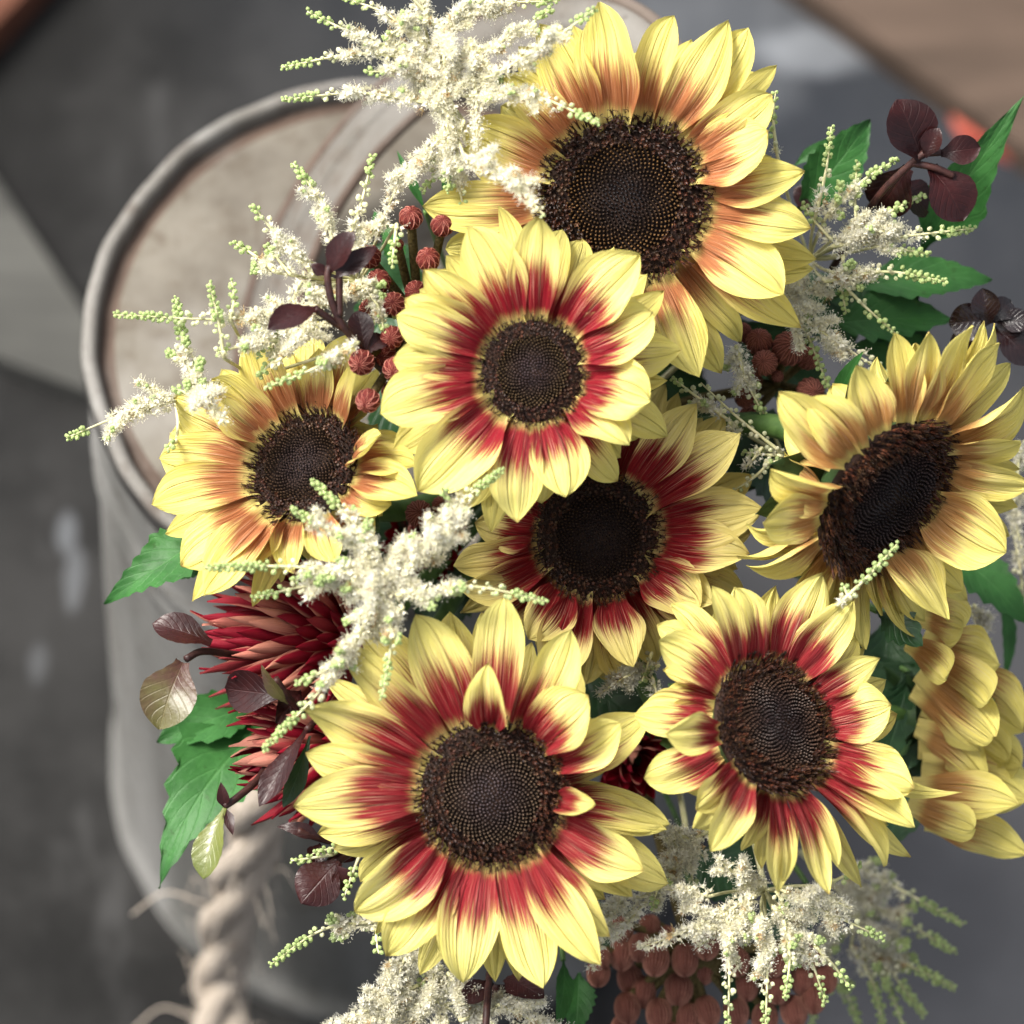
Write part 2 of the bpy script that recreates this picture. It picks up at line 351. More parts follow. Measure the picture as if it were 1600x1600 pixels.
def can_depth(x, y):
    r = ray(x, y); t = 1.5
    while t < 2.3:
        p = CAM + r * t
        if 0 < p.z < LID_Z and math.hypot(p.x - CANX, p.y - CANY) < wall_r(p.z) + .004: return t
        t += .003
    return 2.0

# ------------------------------------------------------------------ sunflowers
BUNDLE = G(860, 690, LID_Z + .05); FOOT = G(850, 640, LID_Z)
SIDEAX = camdir(0, 0, 1)
def wprof(u, bf=.46, pk=.52, pw=2.3):
    if u < pk:
        t = u / pk; return bf + (1 - bf) * (t * t * (3 - 2 * t))
    t = (u - pk) / (1 - pk); return max(0., 1 - t ** pw) ** (.92 if pw > 1 else 1.)
def petal_mesh(B, T, n, W, arch=.10, cup=.18, roll=0., bend=0., curl=0., pw=2.3, NU=18, NV=10, ridge=.055):
    ax = T - B; L = ax.length; t0 = ax.normalized(); s0 = t0.cross(n).normalized(); n0 = s0.cross(t0)
    Mx = (B + T) * .5 + n0 * arch * L * 2 + s0 * bend * L
    ph = rnd(0, 6.28); ph2 = rnd(0, 6.28); ph3 = rnd(0, 6.28); wav = rnd(.02, .10); rk = rnd(.75, 1.6) * ridge; rf = rnd(1.6, 2.5); sk = rnd(-.35, .35); crk = rnd(.01, .05) * (ridge > 0)
    vs, uv, fs = [], [], []
    for i in range(NU + 1):
        u = i / NU; u2 = u
        c = B * (1 - u2) ** 2 + Mx * 2 * u2 * (1 - u2) + T * u2 * u2
        tg = ((Mx - B) * (1 - u2) + (T - Mx) * u2).normalized()
        rr = roll * (.4 + .6 * u)
        s = (s0 - tg * s0.dot(tg)).normalized(); nn = s.cross(tg)
        s, nn = s * math.cos(rr) + nn * math.sin(rr), nn * math.cos(rr) - s * math.sin(rr)
        if u > .72: c = c + nn * curl * L * ((u - .72) / .28) ** 2
        w = W * .5 * wprof(u, pw=pw)
        for j in range(NV + 1):
            v = -1 + 2 * j / NV
            ww = w * (1 + wav * math.sin(9 * u + ph + (1.7 if v > 0 else 0)) * abs(v))
            z = cup * w * (v * v) * (1 - .35 * u) + rk * W * math.cos((v + sk * u) * rf * math.pi) * (.35 + .65 * math.sin(math.pi * min(1, u * 1.02))) * (1 - .3 * u)
            z += .03 * W * math.sin(7 * u + ph2) * v + crk * W * math.sin(11 * u + 3.1 * v + ph3) * abs(v)
            p = c + s * (v * ww) + nn * z
            vs.append(p); uv.append((u, .5 + .5 * v * (.55 + .45 * wprof(u))))
    k = NV + 1
    for i in range(NU):
        for j in range(NV): fs.append((i * k + j, i * k + j + 1, (i + 1) * k + j + 1, (i + 1) * k + j))
    return vs, fs, uv

def disc_parts(root, C, n, rad, dome, tone, inner=.67):
    a, b, n = frame(n)
    def hz(q): return dome * rad * (1 - q * q)
    # receptacle
    k = 40; prof = [(rad * q, hz(q) - .0006) for q in (0.01, .2, .4, .6, .8, .93, 1.)] + [(rad * .99, -.003)]
    vs, fs = lathe(prof, k); loc = root.location
    mesh_obj('disc', [a * v.x + b * v.y + n * v.z for v in vs], fs, M['disc'], root).matrix_parent_inverse = Matrix.Identity(4)
    vs, fs = lathe([(rad * .97, -.0025), (rad * .86, -.008), (rad * .7, -.013), (rad * .35, -.017), (.004, -.018)], k)
    mesh_obj('receptacle', [a * v.x + b * v.y + n * v.z for v in vs], fs, M['calyx'], root).matrix_parent_inverse = Matrix.Identity(4)
    vs, fs, cs = [], [], []
    N = int(1250 * (rad / .026) ** .7); ga = 2.39996
    for i in range(0, N):
        q = math.sqrt(i / N)
        if q > inner + .02: break
        th = i * ga; e = (a * math.cos(th) + b * math.sin(th)); f = n.cross(e); p = e * (rad * q) + n * hz(q) + (e * rnd(-1, 1) + f * rnd(-1, 1)) * rad * .20 / math.sqrt(N)
        s = rad * 1.05 / math.sqrt(N) * (.75 + .45 * q / inner); h = s * (.7 + 1.5 * q / inner) * rnd(.8, 1.2)
        i0 = len(vs); up = (n + e * (.25 * q - .5 * (1 - q / inner))).normalized()
        for d in (e, f, -e, -f): vs.append(p + d * s * .78 - n * .0003)
        for d in (e, f, -e, -f): vs.append(p + d * s * .42 + up * h * .75)
        vs.append(p + up * h)
        for j in range(4):
            fs.append((i0 + j, i0 + (j + 1) % 4, i0 + 4 + (j + 1) % 4, i0 + 4 + j)); fs.append((i0 + 4 + j, i0 + 4 + (j + 1) % 4, i0 + 8))
        t = q / inner; g = rnd(.6, 1.35)
        lo = (.010 * g, .006 * g, .006 * g)
        cc = Vector(tone[0]).lerp(Vector(tone[1]), min(1, max(0, (t - .35) / .5))) * g
        cs += [lo] * 4 + [tuple(cc * .8)] * 4 + [tuple(cc * 3.2)]  # pale sheen and dotted highlights painted into the floret tips
    mesh_obj('inner_florets', vs, fs, M['floret'], root, cols=cs, smooth=False, kind='stuff').matrix_parent_inverse = Matrix.Identity(4)
    vs, fs, cs = [], [], []
    No = int(N * .42)
    for i in range(No):
        q = math.sqrt(inner ** 2 + (1.03 - inner ** 2) * (i + .5) / No); th = i * ga + .3
        e = (a * math.cos(th) + b * math.sin(th)); f = n.cross(e); q2 = q + rnd(-.015, .015)
        p = e * (rad * q2) + n * (hz(min(q2, 1)) - .0008)
        t = (q - inner) / (1 - inner); lean = .05 + .9 * max(0, t - .25) ** 1.3
        up = (n + e * (lean + rnd(-.18, .18)) + f * rnd(-.25, .25)).normalized()
        h = rad * rnd(.08, .17) * (.75 + .5 * t); r = rad * rnd(.011, .018)
        i0 = len(vs); g = rnd(.6, 1.5); rd = rnd(.8, 1.6)
        base = (.008 * g, .004 * g, .003 * g); midc = (.020 * g * rd, .008 * g, .005 * g); tip = (.088 * g * rd, .040 * g, .016 * g) if random.random() < .93 else (.20 * g, .10 * g, .055 * g)
        for hh, rr, cc in ((0, .7, base), (h * .6, 1., midc), (h * .85, 1.25, tip)):
            for j in range(5):
                w = 2 * math.pi * j / 5; vs.append(p + up * hh + (e * math.cos(w) + f * math.sin(w)) * r * rr); cs.append(cc)
        vs.append(p + up * h * .8); cs.append(base)
        for l in (0, 5):
            for j in range(5): fs.append((i0 + l + j, i0 + l + (j + 1) % 5, i0 + l + 5 + (j + 1) % 5, i0 + l + 5 + j))
        for j in range(5): fs.append((i0 + 10 + j, i0 + 10 + (j + 1) % 5, i0 + 15))
        # five pointed lobes and, on many, a pair of curled stigmas
        for j in range(0, 5):
            w = 2 * math.pi * (j + .5) / 5; o = (e * math.cos(w) + f * math.sin(w)); k0 = len(vs)
            vs += [vs[i0 + 10 + j], vs[i0 + 10 + (j + 1) % 5], p + up * h * 1.32 + o * r * 2.3]; cs += [midc, midc, tip]; fs.append((k0, k0 + 1, k0 + 2))
        if random.random() < (.25 + .6 * t):
            for sg in (-1, 1):
                dr = (f * sg + e * rnd(-.3, .6)).normalized(); k0 = len(vs); m_ = 5; wd = r * .5
                for q_ in range(m_):
                    w = q_ / (m_ - 1) * 3.6; cr = rad * .028
                    c_ = p + up * (h * .95 + cr * 1.5 * math.sin(w * .8)) + dr * (cr * (1 - math.cos(w)))
                    sd_ = up.cross(dr) * wd * (1 - .6 * q_ / (m_ - 1)); vs += [c_ - sd_, c_ + sd_]; cs += [midc, midc]
                for q_ in range(m_ - 1): fs.append((k0 + 2 * q_, k0 + 2 * q_ + 1, k0 + 2 * q_ + 3, k0 + 2 * q_ + 2))
    mesh_obj('outer_florets', vs, fs, M['floret'], root, cols=cs, smooth=False, kind='stuff').matrix_parent_inverse = Matrix.Identity(4)

def sunflower(label, cx, cy, d, rpx, nrm, petals, mat, dome=.22, tone=((.020, .014, .016), (.065, .032, .016)), k=.7, arch=.07, hook=0., bracts=10, fill=True, stem=True):
    C = P(cx, cy, d); n = camdir(*nrm); rad = px(rpx * .93, d)
    root = thing('sunflower', C, label, 'sunflower', 'bicoloured sunflowers in the bouquet')
    disc_parts(root, C, n, rad, dome, tone)
    pol = sorted((math.atan2(q[1] - cy, q[0] - cx), math.hypot(q[0] - cx, q[1] - cy), q[2]) for q in petals); extra = []
    for q0, q1 in zip(pol, pol[1:] + [(pol[0][0] + 2 * math.pi,) + pol[0][1:]]):
        if R(10.5) < q1[0] - q0[0] < R(80) and fill:
            m_ = max(1, round((q1[0] - q0[0]) / R(17)))
            for z_ in range(m_):
                aa = q0[0] + (q1[0] - q0[0]) * (z_ + .5) / m_; rr = (q0[1] + q1[1]) * .5 * rnd(.80, .97); extra.append((cx + rr * math.cos(aa), cy + rr * math.sin(aa), (q0[2] + q1[2]) * rnd(.34, .44), 1, dict(h=-.019)))
    for it in list(petals) + extra:
        x, y, W = it[:3]; lay = it[3] if len(it) > 3 else 0; o = it[4] if len(it) > 4 else {}
        h = o.get('h', rnd(.003, .010) if lay == 0 else rnd(-.016, -.010))
        r = ray(x, y); den = r.dot(n)
        zp = ((C + n * h - CAM).dot(n)) / den                     # where the pixel's ray meets the petal ring's plane
        z0 = (C + n * h - CAM).dot(FW)
        z = z0 + max(-.05, min(.05, (zp - z0) * k)) if 'd' not in o else DIST - o['d']
        T = CAM + r * z
        e = (T - C); e = (e - n * e.dot(n)).normalized()
        B = C + e * rad * (.90 if lay == 0 else .80) + n * (-.002 if lay == 0 else -.0065)
        if 'b' in o: B = P(*o['b'])
        vs, fs, uv = petal_mesh(B - C, T - C, n, px(W, d) * 1.02, o.get('arch', arch + rnd(-.03, .04) - (.06 if lay else 0)), o.get('cup', rnd(.0, .35) if random.random() < .8 else rnd(.5, .9)), o.get('roll', rnd(-.05, .32) if random.random() < .82 else rnd(.4, .7)),
                                o.get('bend', rnd(-.10, .10)), o.get('curl', rnd(-.13, .13)), o.get('pw', rnd(1.9, 3.1)))
        po = mesh_obj('petal', vs, fs, mat, root, uvs=uv); po.matrix_parent_inverse = Matrix.Identity(4)
    a, b, n = frame(n)
    for i in range(bracts):
        w = 2 * math.pi * (i + rnd(-.2, .2)) / bracts; e = a * math.cos(w) + b * math.sin(w)
        B = e * rad * .55 - n * .014; T = e * rad * rnd(1.15, 1.35) - n * rnd(.020, .026)
        vs, fs, uv = petal_mesh(B, T, n, rad * .6, -.06, .2, 0, 0, 0, 1.5, 8, 4, .02)
        mesh_obj('bract', vs, fs, M['calyx'], root, uvs=uv).matrix_parent_inverse = Matrix.Identity(4)
    if stem:
        p0 = C - n * .014; p1 = C - n * .05; j = Vector((rnd(-.02, .02), rnd(-.02, .02), 0))
        if (p0 - BUNDLE).length > .1: mid = (p1 + BUNDLE) * .5 + Vector((0, 0, -.005))
        else: mid = (p1 + BUNDLE) * .5
        path = bez([p0 - C, p1 * .7 + mid * .3 - C, BUNDLE + j * .6 - C, FOOT + j - C + Vector((0, 0, .001))], 18)
        vs, fs = tube(path, .0042, 8); mesh_obj('stem', vs, fs, M['stem'], root).matrix_parent_inverse = Matrix.Identity(4)
    return root

CUP = dict(curl=.16, arch=.12, cup=.45)
S1 = sunflower('largest sunflower with broad dark disc and orange streaked petals', 975, 312, .035, 136, (-.10, -.05, 1), [
    (946, 4, 102), (846, 40, 86), (1052, 18, 62), (1080, 60, 66, 1), (1138, 32, 84), (1169, 45, 88), (1215, 100, 50, 1), (1209, 144, 80, 0),
    (1204, 212, 108, 0, dict(curl=.10, pw=4.)), (1258, 268, 74), (1270, 355, 80), (1276, 405, 74, 1), (1262, 432, 76, 1), (1224, 460, 100), (1250, 515, 72, 1),
    (1088, 592, 100), (1130, 585, 66, 1), (726, 196, 96), (722, 232, 80, 1), (660, 322, 82, 0), (688, 396, 76, 1), (735, 372, 66, 1), (940, 590, 80, 1),
    (788, 118, 76), (815, 74, 70, 1), (1010, 575, 70, 1), (840, 520, 80, 1), (1190, 110, 60, 1), (760, 290, 70, 1)], M['p_org'], .10,
    ((.012, .011, .013), (.085, .046, .018)))
S2 = sunflower('round sunflower with crimson ringed disc overlapping the largest sunflower', 832, 580, .060, 86, (0, .04, 1), [
    (789, 325, 58, 1), (843, 338, 82), (732, 354, 92), (661, 422, 76), (700, 400, 60, 1), (630, 466, 80), (617, 495, 84), (610, 562, 74), (591, 645, 98), (618, 703, 66, 1),
    (654, 768, 108), (768, 831, 56, 1), (804, 814, 86), (884, 776, 90), (968, 754, 64, 1), (985, 692, 90), (1044, 682, 74, 1), (1016, 628, 104, 0, dict(pw=3.2)),
    (1040, 598, 52, 1), (1060, 552, 80, 1), (1020, 484, 104, 0, dict(pw=3.4)), (1037, 455, 60, 1), (1000, 397, 92, 0, dict(pw=3.)), (725, 800, 70, 1), (880, 350, 60, 1)], M['p_red'], .10,
    ((.055, .036, .040), (.07, .045, .022)))
S4 = sunflower('dark centred sunflower with deep crimson petals below the round sunflower', 934, 839, .018, 103, (.04, -.03, 1), [
    (1161, 688, 88), (1134, 650, 64, 1), (1087, 628, 76), (1040, 595, 54, 1), (1192, 796, 92), (1172, 862, 80), (1175, 930, 76, 1), (1114, 944, 78), (1092, 952, 84),
    (990, 1042, 76), (978, 1068, 76, 1), (912, 1070, 66, 1), (862, 1064, 84), (825, 1000, 80), (714, 924, 72), (708, 880, 66), (742, 815, 72), (720, 960, 60, 1), (738, 990, 56, 1),
    (1010, 610, 70, 1), (800, 720, 74, 1), (1140, 1000, 66, 1)], M['p_deep'], .08, ((.012, .008, .008), (.03, .017, .010)))
S3 = sunflower('tilted golden sunflower above the red dahlias at the can edge', 474, 728, .035, 98, (-.50, .44, 1), [
    (262, 628, 96), (330, 592, 88), (247, 716, 98), (236, 788, 82), (282, 884, 102), (304, 940, 66, 1), (328, 936, 90), (397, 948, 46, 1), (388, 886, 78), (457, 896, 58),
    (521, 884, 62), (402, 527, 88), (486, 495, 76, 1), (548, 512, 66), (558, 560, 54, 0, dict(h=.014, roll=.45)), (597, 682, 62, 0, dict(h=.018, roll=.5, arch=.10)), (651, 726, 66), (654, 778, 66), (612, 790, 74),
    (594, 580, 60, 1), (500, 545, 70), (440, 540, 76, 1), (255, 670, 80, 1), (640, 700, 60, 1)], M['p_org'], .14, ((.045, .031, .032), (.065, .038, .022)), k=.6)
S5 = sunflower('sunflower with slanting oval disc and pale tan streaked petals', 1384, 774, .040, 140, (.61, -.53, .58), [
    (1217, 612, 78, 0, dict(h=.014)), (1262, 622, 82, 0, dict(h=.018, arch=.13)), (1335, 573, 72, 0, dict(h=.012)), (1395, 522, 64), (1450, 518, 76), (1500, 504, 74), (1546, 503, 44, 1), (1545, 530, 72), (1572, 514, 64, 1),
    (1586, 568, 60, 1), (1608, 615, 84), (1595, 690, 76), (1612, 752, 74), (1572, 864, 118), (1504, 924, 72, 1), (1516, 942, 44, 1), (1476, 972, 104), (1378, 962, 70, 1), (1335, 1012, 76, 1), (1235, 962, 70, 1),
    (1202, 738, 84, 0, dict(h=.018, arch=.13, pw=3.2)), (1190, 812, 92, 0, dict(h=.016, pw=3.)), (1164, 830, 52, 1), (1156, 880, 64, 1), (1172, 898, 60, 1), (1280, 960, 66, 1), (1420, 1000, 70, 1)], M['p_tan'], .16,
    ((.014, .010, .011), (.022, .011, .009)), k=.28)
S7 = sunflower('sunflower with reddish petals and oval disc above the brown berries', 1210, 1134, .052, 116, (.72, .42, 1), [
    (1284, 898, 90), (1332, 940, 80), (1342, 985, 60, 1), (1371, 1030, 54), (1392, 1100, 92, 0, dict(pw=3.4)), (1428, 1232, 96), (1430, 1292, 82), (1390, 1350, 82), (1412, 1346, 60, 1), (1352, 1384, 52, 1),
    (1311, 1353, 34), (1280, 1397, 68), (1236, 1380, 40), (1203, 1392, 68), (1110, 1330, 64), (1086, 1300, 64, 1), (1090, 1268, 82), (1006, 1220, 74, 1), (1044, 1148, 62, 0, dict(h=.014, pw=3.2)), (990, 1112, 84, 1),
    (1027, 1005, 80), (1030, 968, 76, 1), (1052, 936, 52, 1), (1116, 915, 50, 0, dict(h=.014)), (1150, 916, 74), (1205, 920, 72, 1), (1460, 1262, 40, 1, dict(curl=.3)), (1160, 1330, 50, 1)], M['p_mid'], .20,
    ((.020, .013, .014), (.045, .024, .015)), k=.5)
S6 = sunflower('large open sunflower with domed disc hanging over the front of the can', 768, 1240, .058, 119, (.02, -.06, 1), [
    (788, 930, 80), (650, 960, 94), (702, 955, 82, 1), (750, 955, 52, 1), (528, 1004, 72), (562, 985, 68, 1), (478, 1100, 88), (476, 1176, 70), (458, 1260, 98), (494, 1305, 64, 1), (553, 1432, 96), (605, 1498, 96),
    (655, 1520, 54, 1), (726, 1540, 100), (812, 1535, 54, 1), (846, 1541, 96), (862, 1545, 54, 1), (938, 1508, 76), (954, 1464, 66), (1006, 1360, 82), (1048, 1378, 84, 1), (1046, 1288, 70, 1), (1032, 1302, 60, 1),
    (936, 1262, 44, 0, dict(h=.016, roll=.55)), (1012, 1122, 78, 1), (970, 1128, 78), (918, 1086, 96, 0, dict(h=.014, arch=.13, pw=3.4)), (892, 984, 72), (760, 1040, 66, 0, dict(h=.018, arch=.10)), (985, 1400, 66, 1)], M['p_mid'], .30,
    ((.058, .042, .045), (.075, .05, .032)))
S8 = sunflower('side facing sunflower with drooping pale petals beneath the tan sunflower', 1475, 1128, -.055, 62, (.88, -.12, -.46), [
    (x, y, w, 0, dict(d=d1 + .022, b=(bx, by, d0 + .016), arch=.09, cup=.3, roll=rl)) for bx, by, d0, x, y, d1, w, rl in (
        (1437, 962, -.030, 1513, 982, -.020, 78, .1), (1440, 1000, -.034, 1554, 1038, -.030, 96, .0), (1415, 1005, -.026, 1484, 1064, -.012, 60, .3), (1440, 1025, -.034, 1554, 1102, -.018, 66, .2), (1435, 1050, -.036, 1560, 1152, -.020, 90, .1),
        (1480, 1060, -.050, 1599, 1142, -.040, 104, -.1), (1435, 1165, -.050, 1606, 1200, -.045, 92, .1), (1440, 1200, -.046, 1608, 1250, -.045, 96, .0), (1425, 1232, -.036, 1583, 1250, -.026, 78, .3), (1418, 1255, -.032, 1532, 1298, -.022, 60, .2), (1445, 1285, -.046, 1596, 1336, -.040, 70, .0), (1440, 1110, -.050, 1580, 1190, -.045, 90, .1), (1425, 1080, -.045, 1520, 1170, -.035, 70, .2), (1430, 1140, -.045, 1540, 1225, -.040, 76, .2))],
    M['p_tan'], .15, arch=.05, bracts=16, fill=False)

# ------------------------------------------------------------------ astilbe plumes
def bud(vs, fs, cs, p, up, r, l, c, k=5):
    a, b, up = frame(up); i0 = len(vs)
    for h, q in ((0, .35), (.38, 1.), (.75, .8)):
        for j in range(k):
            w = 2 * math.pi * j / k; vs.append(p + up * (l * h) + (a * math.cos(w) + b * math.sin(w)) * r * q); cs.append(c)
    vs.append(p + up * l); cs.append(c)
    for s in (0, k):
        for j in range(k): fs.append((i0 + s + j, i0 + s + (j + 1) % k, i0 + s + k + (j + 1) % k, i0 + s + k + j))
    for j in range(k): fs.append((i0 + 2 * k + j, i0 + 2 * k + (j + 1) % k, i0 + 3 * k))
def fluff(vs, fs, cs, p, out, s, white):
    a, b, out = frame(out)
    for j in range(5):                                          # petals
        w = 2 * math.pi * (j + rnd(-.2, .2)) / 5; e = a * math.cos(w) + b * math.sin(w)
        d = (e * rnd(.5, 1.) + out * rnd(.4, 1.)).normalized(); sd_ = d.cross(out).normalized() * s * .24; i0 = len(vs)
        vs += [p, p + d * s * .5 - sd_, p + d * s * rnd(.8, 1.05), p + d * s * .5 + sd_]; cs += [white] * 4; fs.append((i0, i0 + 1, i0 + 2, i0 + 3))
    for j in range(7):                                          # stamens, each a hair with a tiny anther
        d = (out * rnd(.5, 1.2) + a * rnd(-1, 1) + b * rnd(-1, 1)).normalized(); L = s * rnd(.8, 1.6); sd_ = d.cross(a + b * .3).normalized() * s * .042; i0 = len(vs)
        t = p + d * L
        vs += [p - sd_, p + sd_, t + sd_ * .8, t - sd_ * .8, t + d * s * .15, t + d.cross(sd_).normalized() * s * .09, t - d.cross(sd_).normalized() * s * .09]
        cs += [white] * 7; fs += [(i0, i0 + 1, i0 + 2, i0 + 3), (i0 + 5, i0 + 2, i0 + 4), (i0 + 6, i0 + 4, i0 + 3)]
def astilbe(label, hub, root_to, branches, shade=1., dens=1., d=0.):  # shade dims the blossom colour of plumes lying in shadow
    """hub: (x, y, d) where the branches spring; branches: (x0, y0, x1, y1, radius px, dict)"""
    H = P(hub[0], hub[1], hub[2] - .034); root = thing('astilbe', H, label, 'astilbe', 'white astilbe plumes in the bouquet')
    def add(name, vs, fs, m, par=root, **k):
        o = mesh_obj(name, [v - H for v in vs], fs, m, par, **k); o.matrix_parent_inverse = Matrix.Identity(4); return o
    tgt = root_to if root_to is not None else BUNDLE + Vector((rnd(-.02, .02), rnd(-.02, .02), 0))
    vs, fs = tube(bez([H, H * .6 + tgt * .4 + Vector((0, 0, .004)), tgt], 10), .0011, 6); add('stem', vs, fs, M['astem'])
    for br in branches:
        x0, y0, x1, y1 = br[:4]; rp = br[4] if len(br) > 4 else 15; o = br[5] if len(br) > 5 else {}
        dd = hub[2]; A = P(x0, y0, o.get('d0', dd)); B = P(x1, y1, o.get('d1', dd + rnd(-.010, .006)))
        L = (B - A).length; side = (B - A).normalized().cross(FW).normalized()
        Mx = (A + B) * .5 + side * L * o.get('bend', rnd(-.07, .07)) + UP * L * .03
        path = bez([A, Mx, B], 14)
        vs, fs = [], []
        if (A - H).length > .003: tube(bez([H, H * .45 + A * .55 + FW * .010, A], 6), lambda t: .0006, 5, vs, fs)
        tube(path, lambda t: .00075 * (1 - .65 * t), 5, vs, fs)
        bo = add('branch', vs, fs, M['astem'])
        vs, fs, cs, vs_s, fs_s = [], [], [], [], []
        Lp = L / px(1, dd); open_to = o.get('open', .60); gr = o.get('green', .80); r_m = px(rp, dd); bare = o.get('bare')
        n = int(Lp * .50 * dens * (rp / 15) ** .9)
        # short side spikelets near the foot of each open branch
        paths = [(path, 1., 1.)]
        if open_to > .3 and Lp > 60:
            for z_ in range(int(2 + Lp / 42)):
                t0 = rnd(.04, min(.62, open_to)); f = t0 * 14; k_ = min(int(f), 13); p = path[k_].lerp(path[k_ + 1], f - k_); tg = (path[k_ + 1] - path[k_]).normalized(); a, b, _ = frame(tg)
                w = rnd(0, 6.28); e = a * math.cos(w) + b * math.sin(w); ll = r_m * rnd(1.1, 2.3) * (1.1 - .7 * t0)
                sp = bez([p, p + (e * .8 + tg * .55) * ll * .55, p + (e * .85 + tg * .75) * ll], 14); paths.append((sp, .42, ll / L)); tube(sp[::4] + [sp[-1]], .00030, 4, vs_s, fs_s)
        for pth, rk_, share in paths:
          n_p = max(6, int(n * (share if share < 1 else .72) * (1.5 if share < 1 else 1)))
          for i in range(n_p):
            t = (i + rnd(0, 1)) / n_p; tt = t if share >= 1 else min(open_to - .1, .35) + t * .25
            if share >= 1 and bare and bare[0] < t < bare[1]: continue
            f = t * 14; k_ = min(int(f), 13); p = pth[k_].lerp(pth[k_ + 1], f - k_); tg = (pth[k_ + 1] - pth[k_]).normalized()
            a, b, _ = frame(tg); w = i * 2.39996 + rnd(-.3, .3); e = a * math.cos(w) + b * math.sin(w)
            taper = (1 - .62 * t ** 1.4) * min(1, .55 + t * 3) * rk_
            out = (e + tg * (.35 + .5 * t)).normalized(); q = p + e * r_m * taper * rnd(.10, .65)
            if tt < open_to + rnd(-.08, .08):
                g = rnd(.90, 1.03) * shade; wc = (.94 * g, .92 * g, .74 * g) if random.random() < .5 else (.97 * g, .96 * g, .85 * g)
                if random.random() < .03: wc = (.62 * g, .46 * g, .25 * g)
                fluff(vs, fs, cs, q, out, px(rnd(6.5, 11.5), dd), wc)
                if random.random() < .30: bud(vs, fs, cs, q, out, px(2.6, dd), px(6.5, dd), (.92 * g, .90 * g, .70 * g), 5)
            elif i % 2 == 0 or t > gr:
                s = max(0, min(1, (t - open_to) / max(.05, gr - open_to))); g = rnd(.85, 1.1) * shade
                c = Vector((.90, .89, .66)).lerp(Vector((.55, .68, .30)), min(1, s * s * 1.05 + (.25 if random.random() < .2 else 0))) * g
                r_ = px(rnd(3.2, 5.0) * (1 - .3 * max(0, t - .8) / .2), dd); q = p + e * r_m * taper * (.45 if t < gr else .28)
                bud(vs, fs, cs, q, out, r_, r_ * rnd(1.9, 2.3), tuple(c), 6)
        if vs_s: add('side_stalks', vs_s, fs_s, M['astem'], bo, kind='stuff')
        add('blossom', vs, fs, M['afloret'], bo, cols=cs, smooth=False, kind='stuff')
    return root

astilbe('big creamy astilbe plume fanning out over the can lid above the largest sunflower', (690, 130, .045), None, [
    (670, 95, 480, 18), (680, 95, 441, 105), (688, 165, 440, 156, 15, dict(bend=-.03)), (665, 70, 535, -4), (680, 40, 630, -14), (700, 30, 872, 2, 15), (745, 82, 862, 14), (690, 50, 765, -14),
    (740, 150, 936, 192, 17, dict(d1=.075)), (770, 118, 930, 14, 16, dict(d0=.06, d1=.07)), (690, 215, 596, 345, 20, dict(open=.95, green=1.)), (725, 190, 660, 300, 16), (725, 245, 852, 338, 20, dict(d0=.06, d1=.082, open=.9, green=1.)),
    (690, 30, 700, 235, 30, dict(open=1.1, green=1.2)), (660, 110, 570, 112, 14), (700, 130, 792, 125, 20), (725, 150, 775, 145, 16), (640, 90, 690, 190, 22, dict(open=1.1, green=1.2)), (735, 60, 745, 230, 22, dict(open=1.1, green=1.2)), (705, 210, 700, 300, 16), (715, 240, 725, 330, 14), (660, 30, 600, 60, 14)])
astilbe('arching astilbe plume with a long green tip reaching over the tan can lid', (560, 440, .045), None, [
    (590, 442, 178, 492, 17, dict(bend=.10)), (525, 400, 458, 255, 16, dict(green=.72)), (545, 375, 582, 243, 14, dict(open=.3, green=.75)), (475, 405, 394, 320, 14), (430, 425, 364, 378, 14, dict(open=.35, green=.6)), (455, 430, 415, 382, 13, dict(open=.3, green=.6)),
    (600, 340, 545, 420, 18, dict(open=1.1, green=1.2)), (560, 440, 632, 500, 15, dict(open=.4, green=.7)), (470, 440, 420, 555, 14, dict(open=.2, green=.7)), (490, 430, 452, 390, 16, dict(open=1, green=1.2)), (620, 350, 612, 420, 12, dict(open=.0, green=.3)), (520, 445, 500, 490, 15), (540, 420, 540, 380, 16, dict(open=1, green=1.2)), (580, 460, 600, 520, 14)])
astilbe('loose astilbe plume with upright green tipped sprays beside the golden sunflower', (400, 590, .050), P(470, 720, -.03), [
    (310, 625, 275, 465, 19, dict(open=.45, green=.55)), (300, 600, 350, 660, 22, dict(open=1, green=1.2, d1=.06)), (350, 560, 327, 442, 13, dict(open=.0, green=.45)), (360, 500, 362, 438, 10, dict(open=.0, green=.3)), (430, 530, 338, 552, 16, dict(open=.55, green=.8)), (440, 560, 405, 590, 14, dict(open=.2, green=.5)),
    (560, 535, 412, 606, 12, dict(d0=.065, d1=.068, open=.45, green=.62)), (490, 515, 420, 560, 20, dict(open=1, green=1.2)), (300, 620, 270, 608, 12, dict(open=.1, green=.3)), (470, 520, 530, 500, 16, dict(open=1, green=1.2)), (400, 480, 405, 560, 14)])
astilbe('single slim astilbe sprig poking past the can rim', (275, 628, .03), P(420, 690, -.02), [(272, 626, 104, 684, 21, dict(bare=(.60, .80), open=.6, green=.7, bend=.0)), (275, 690, 262, 702, 10, dict(open=0, green=.3))])
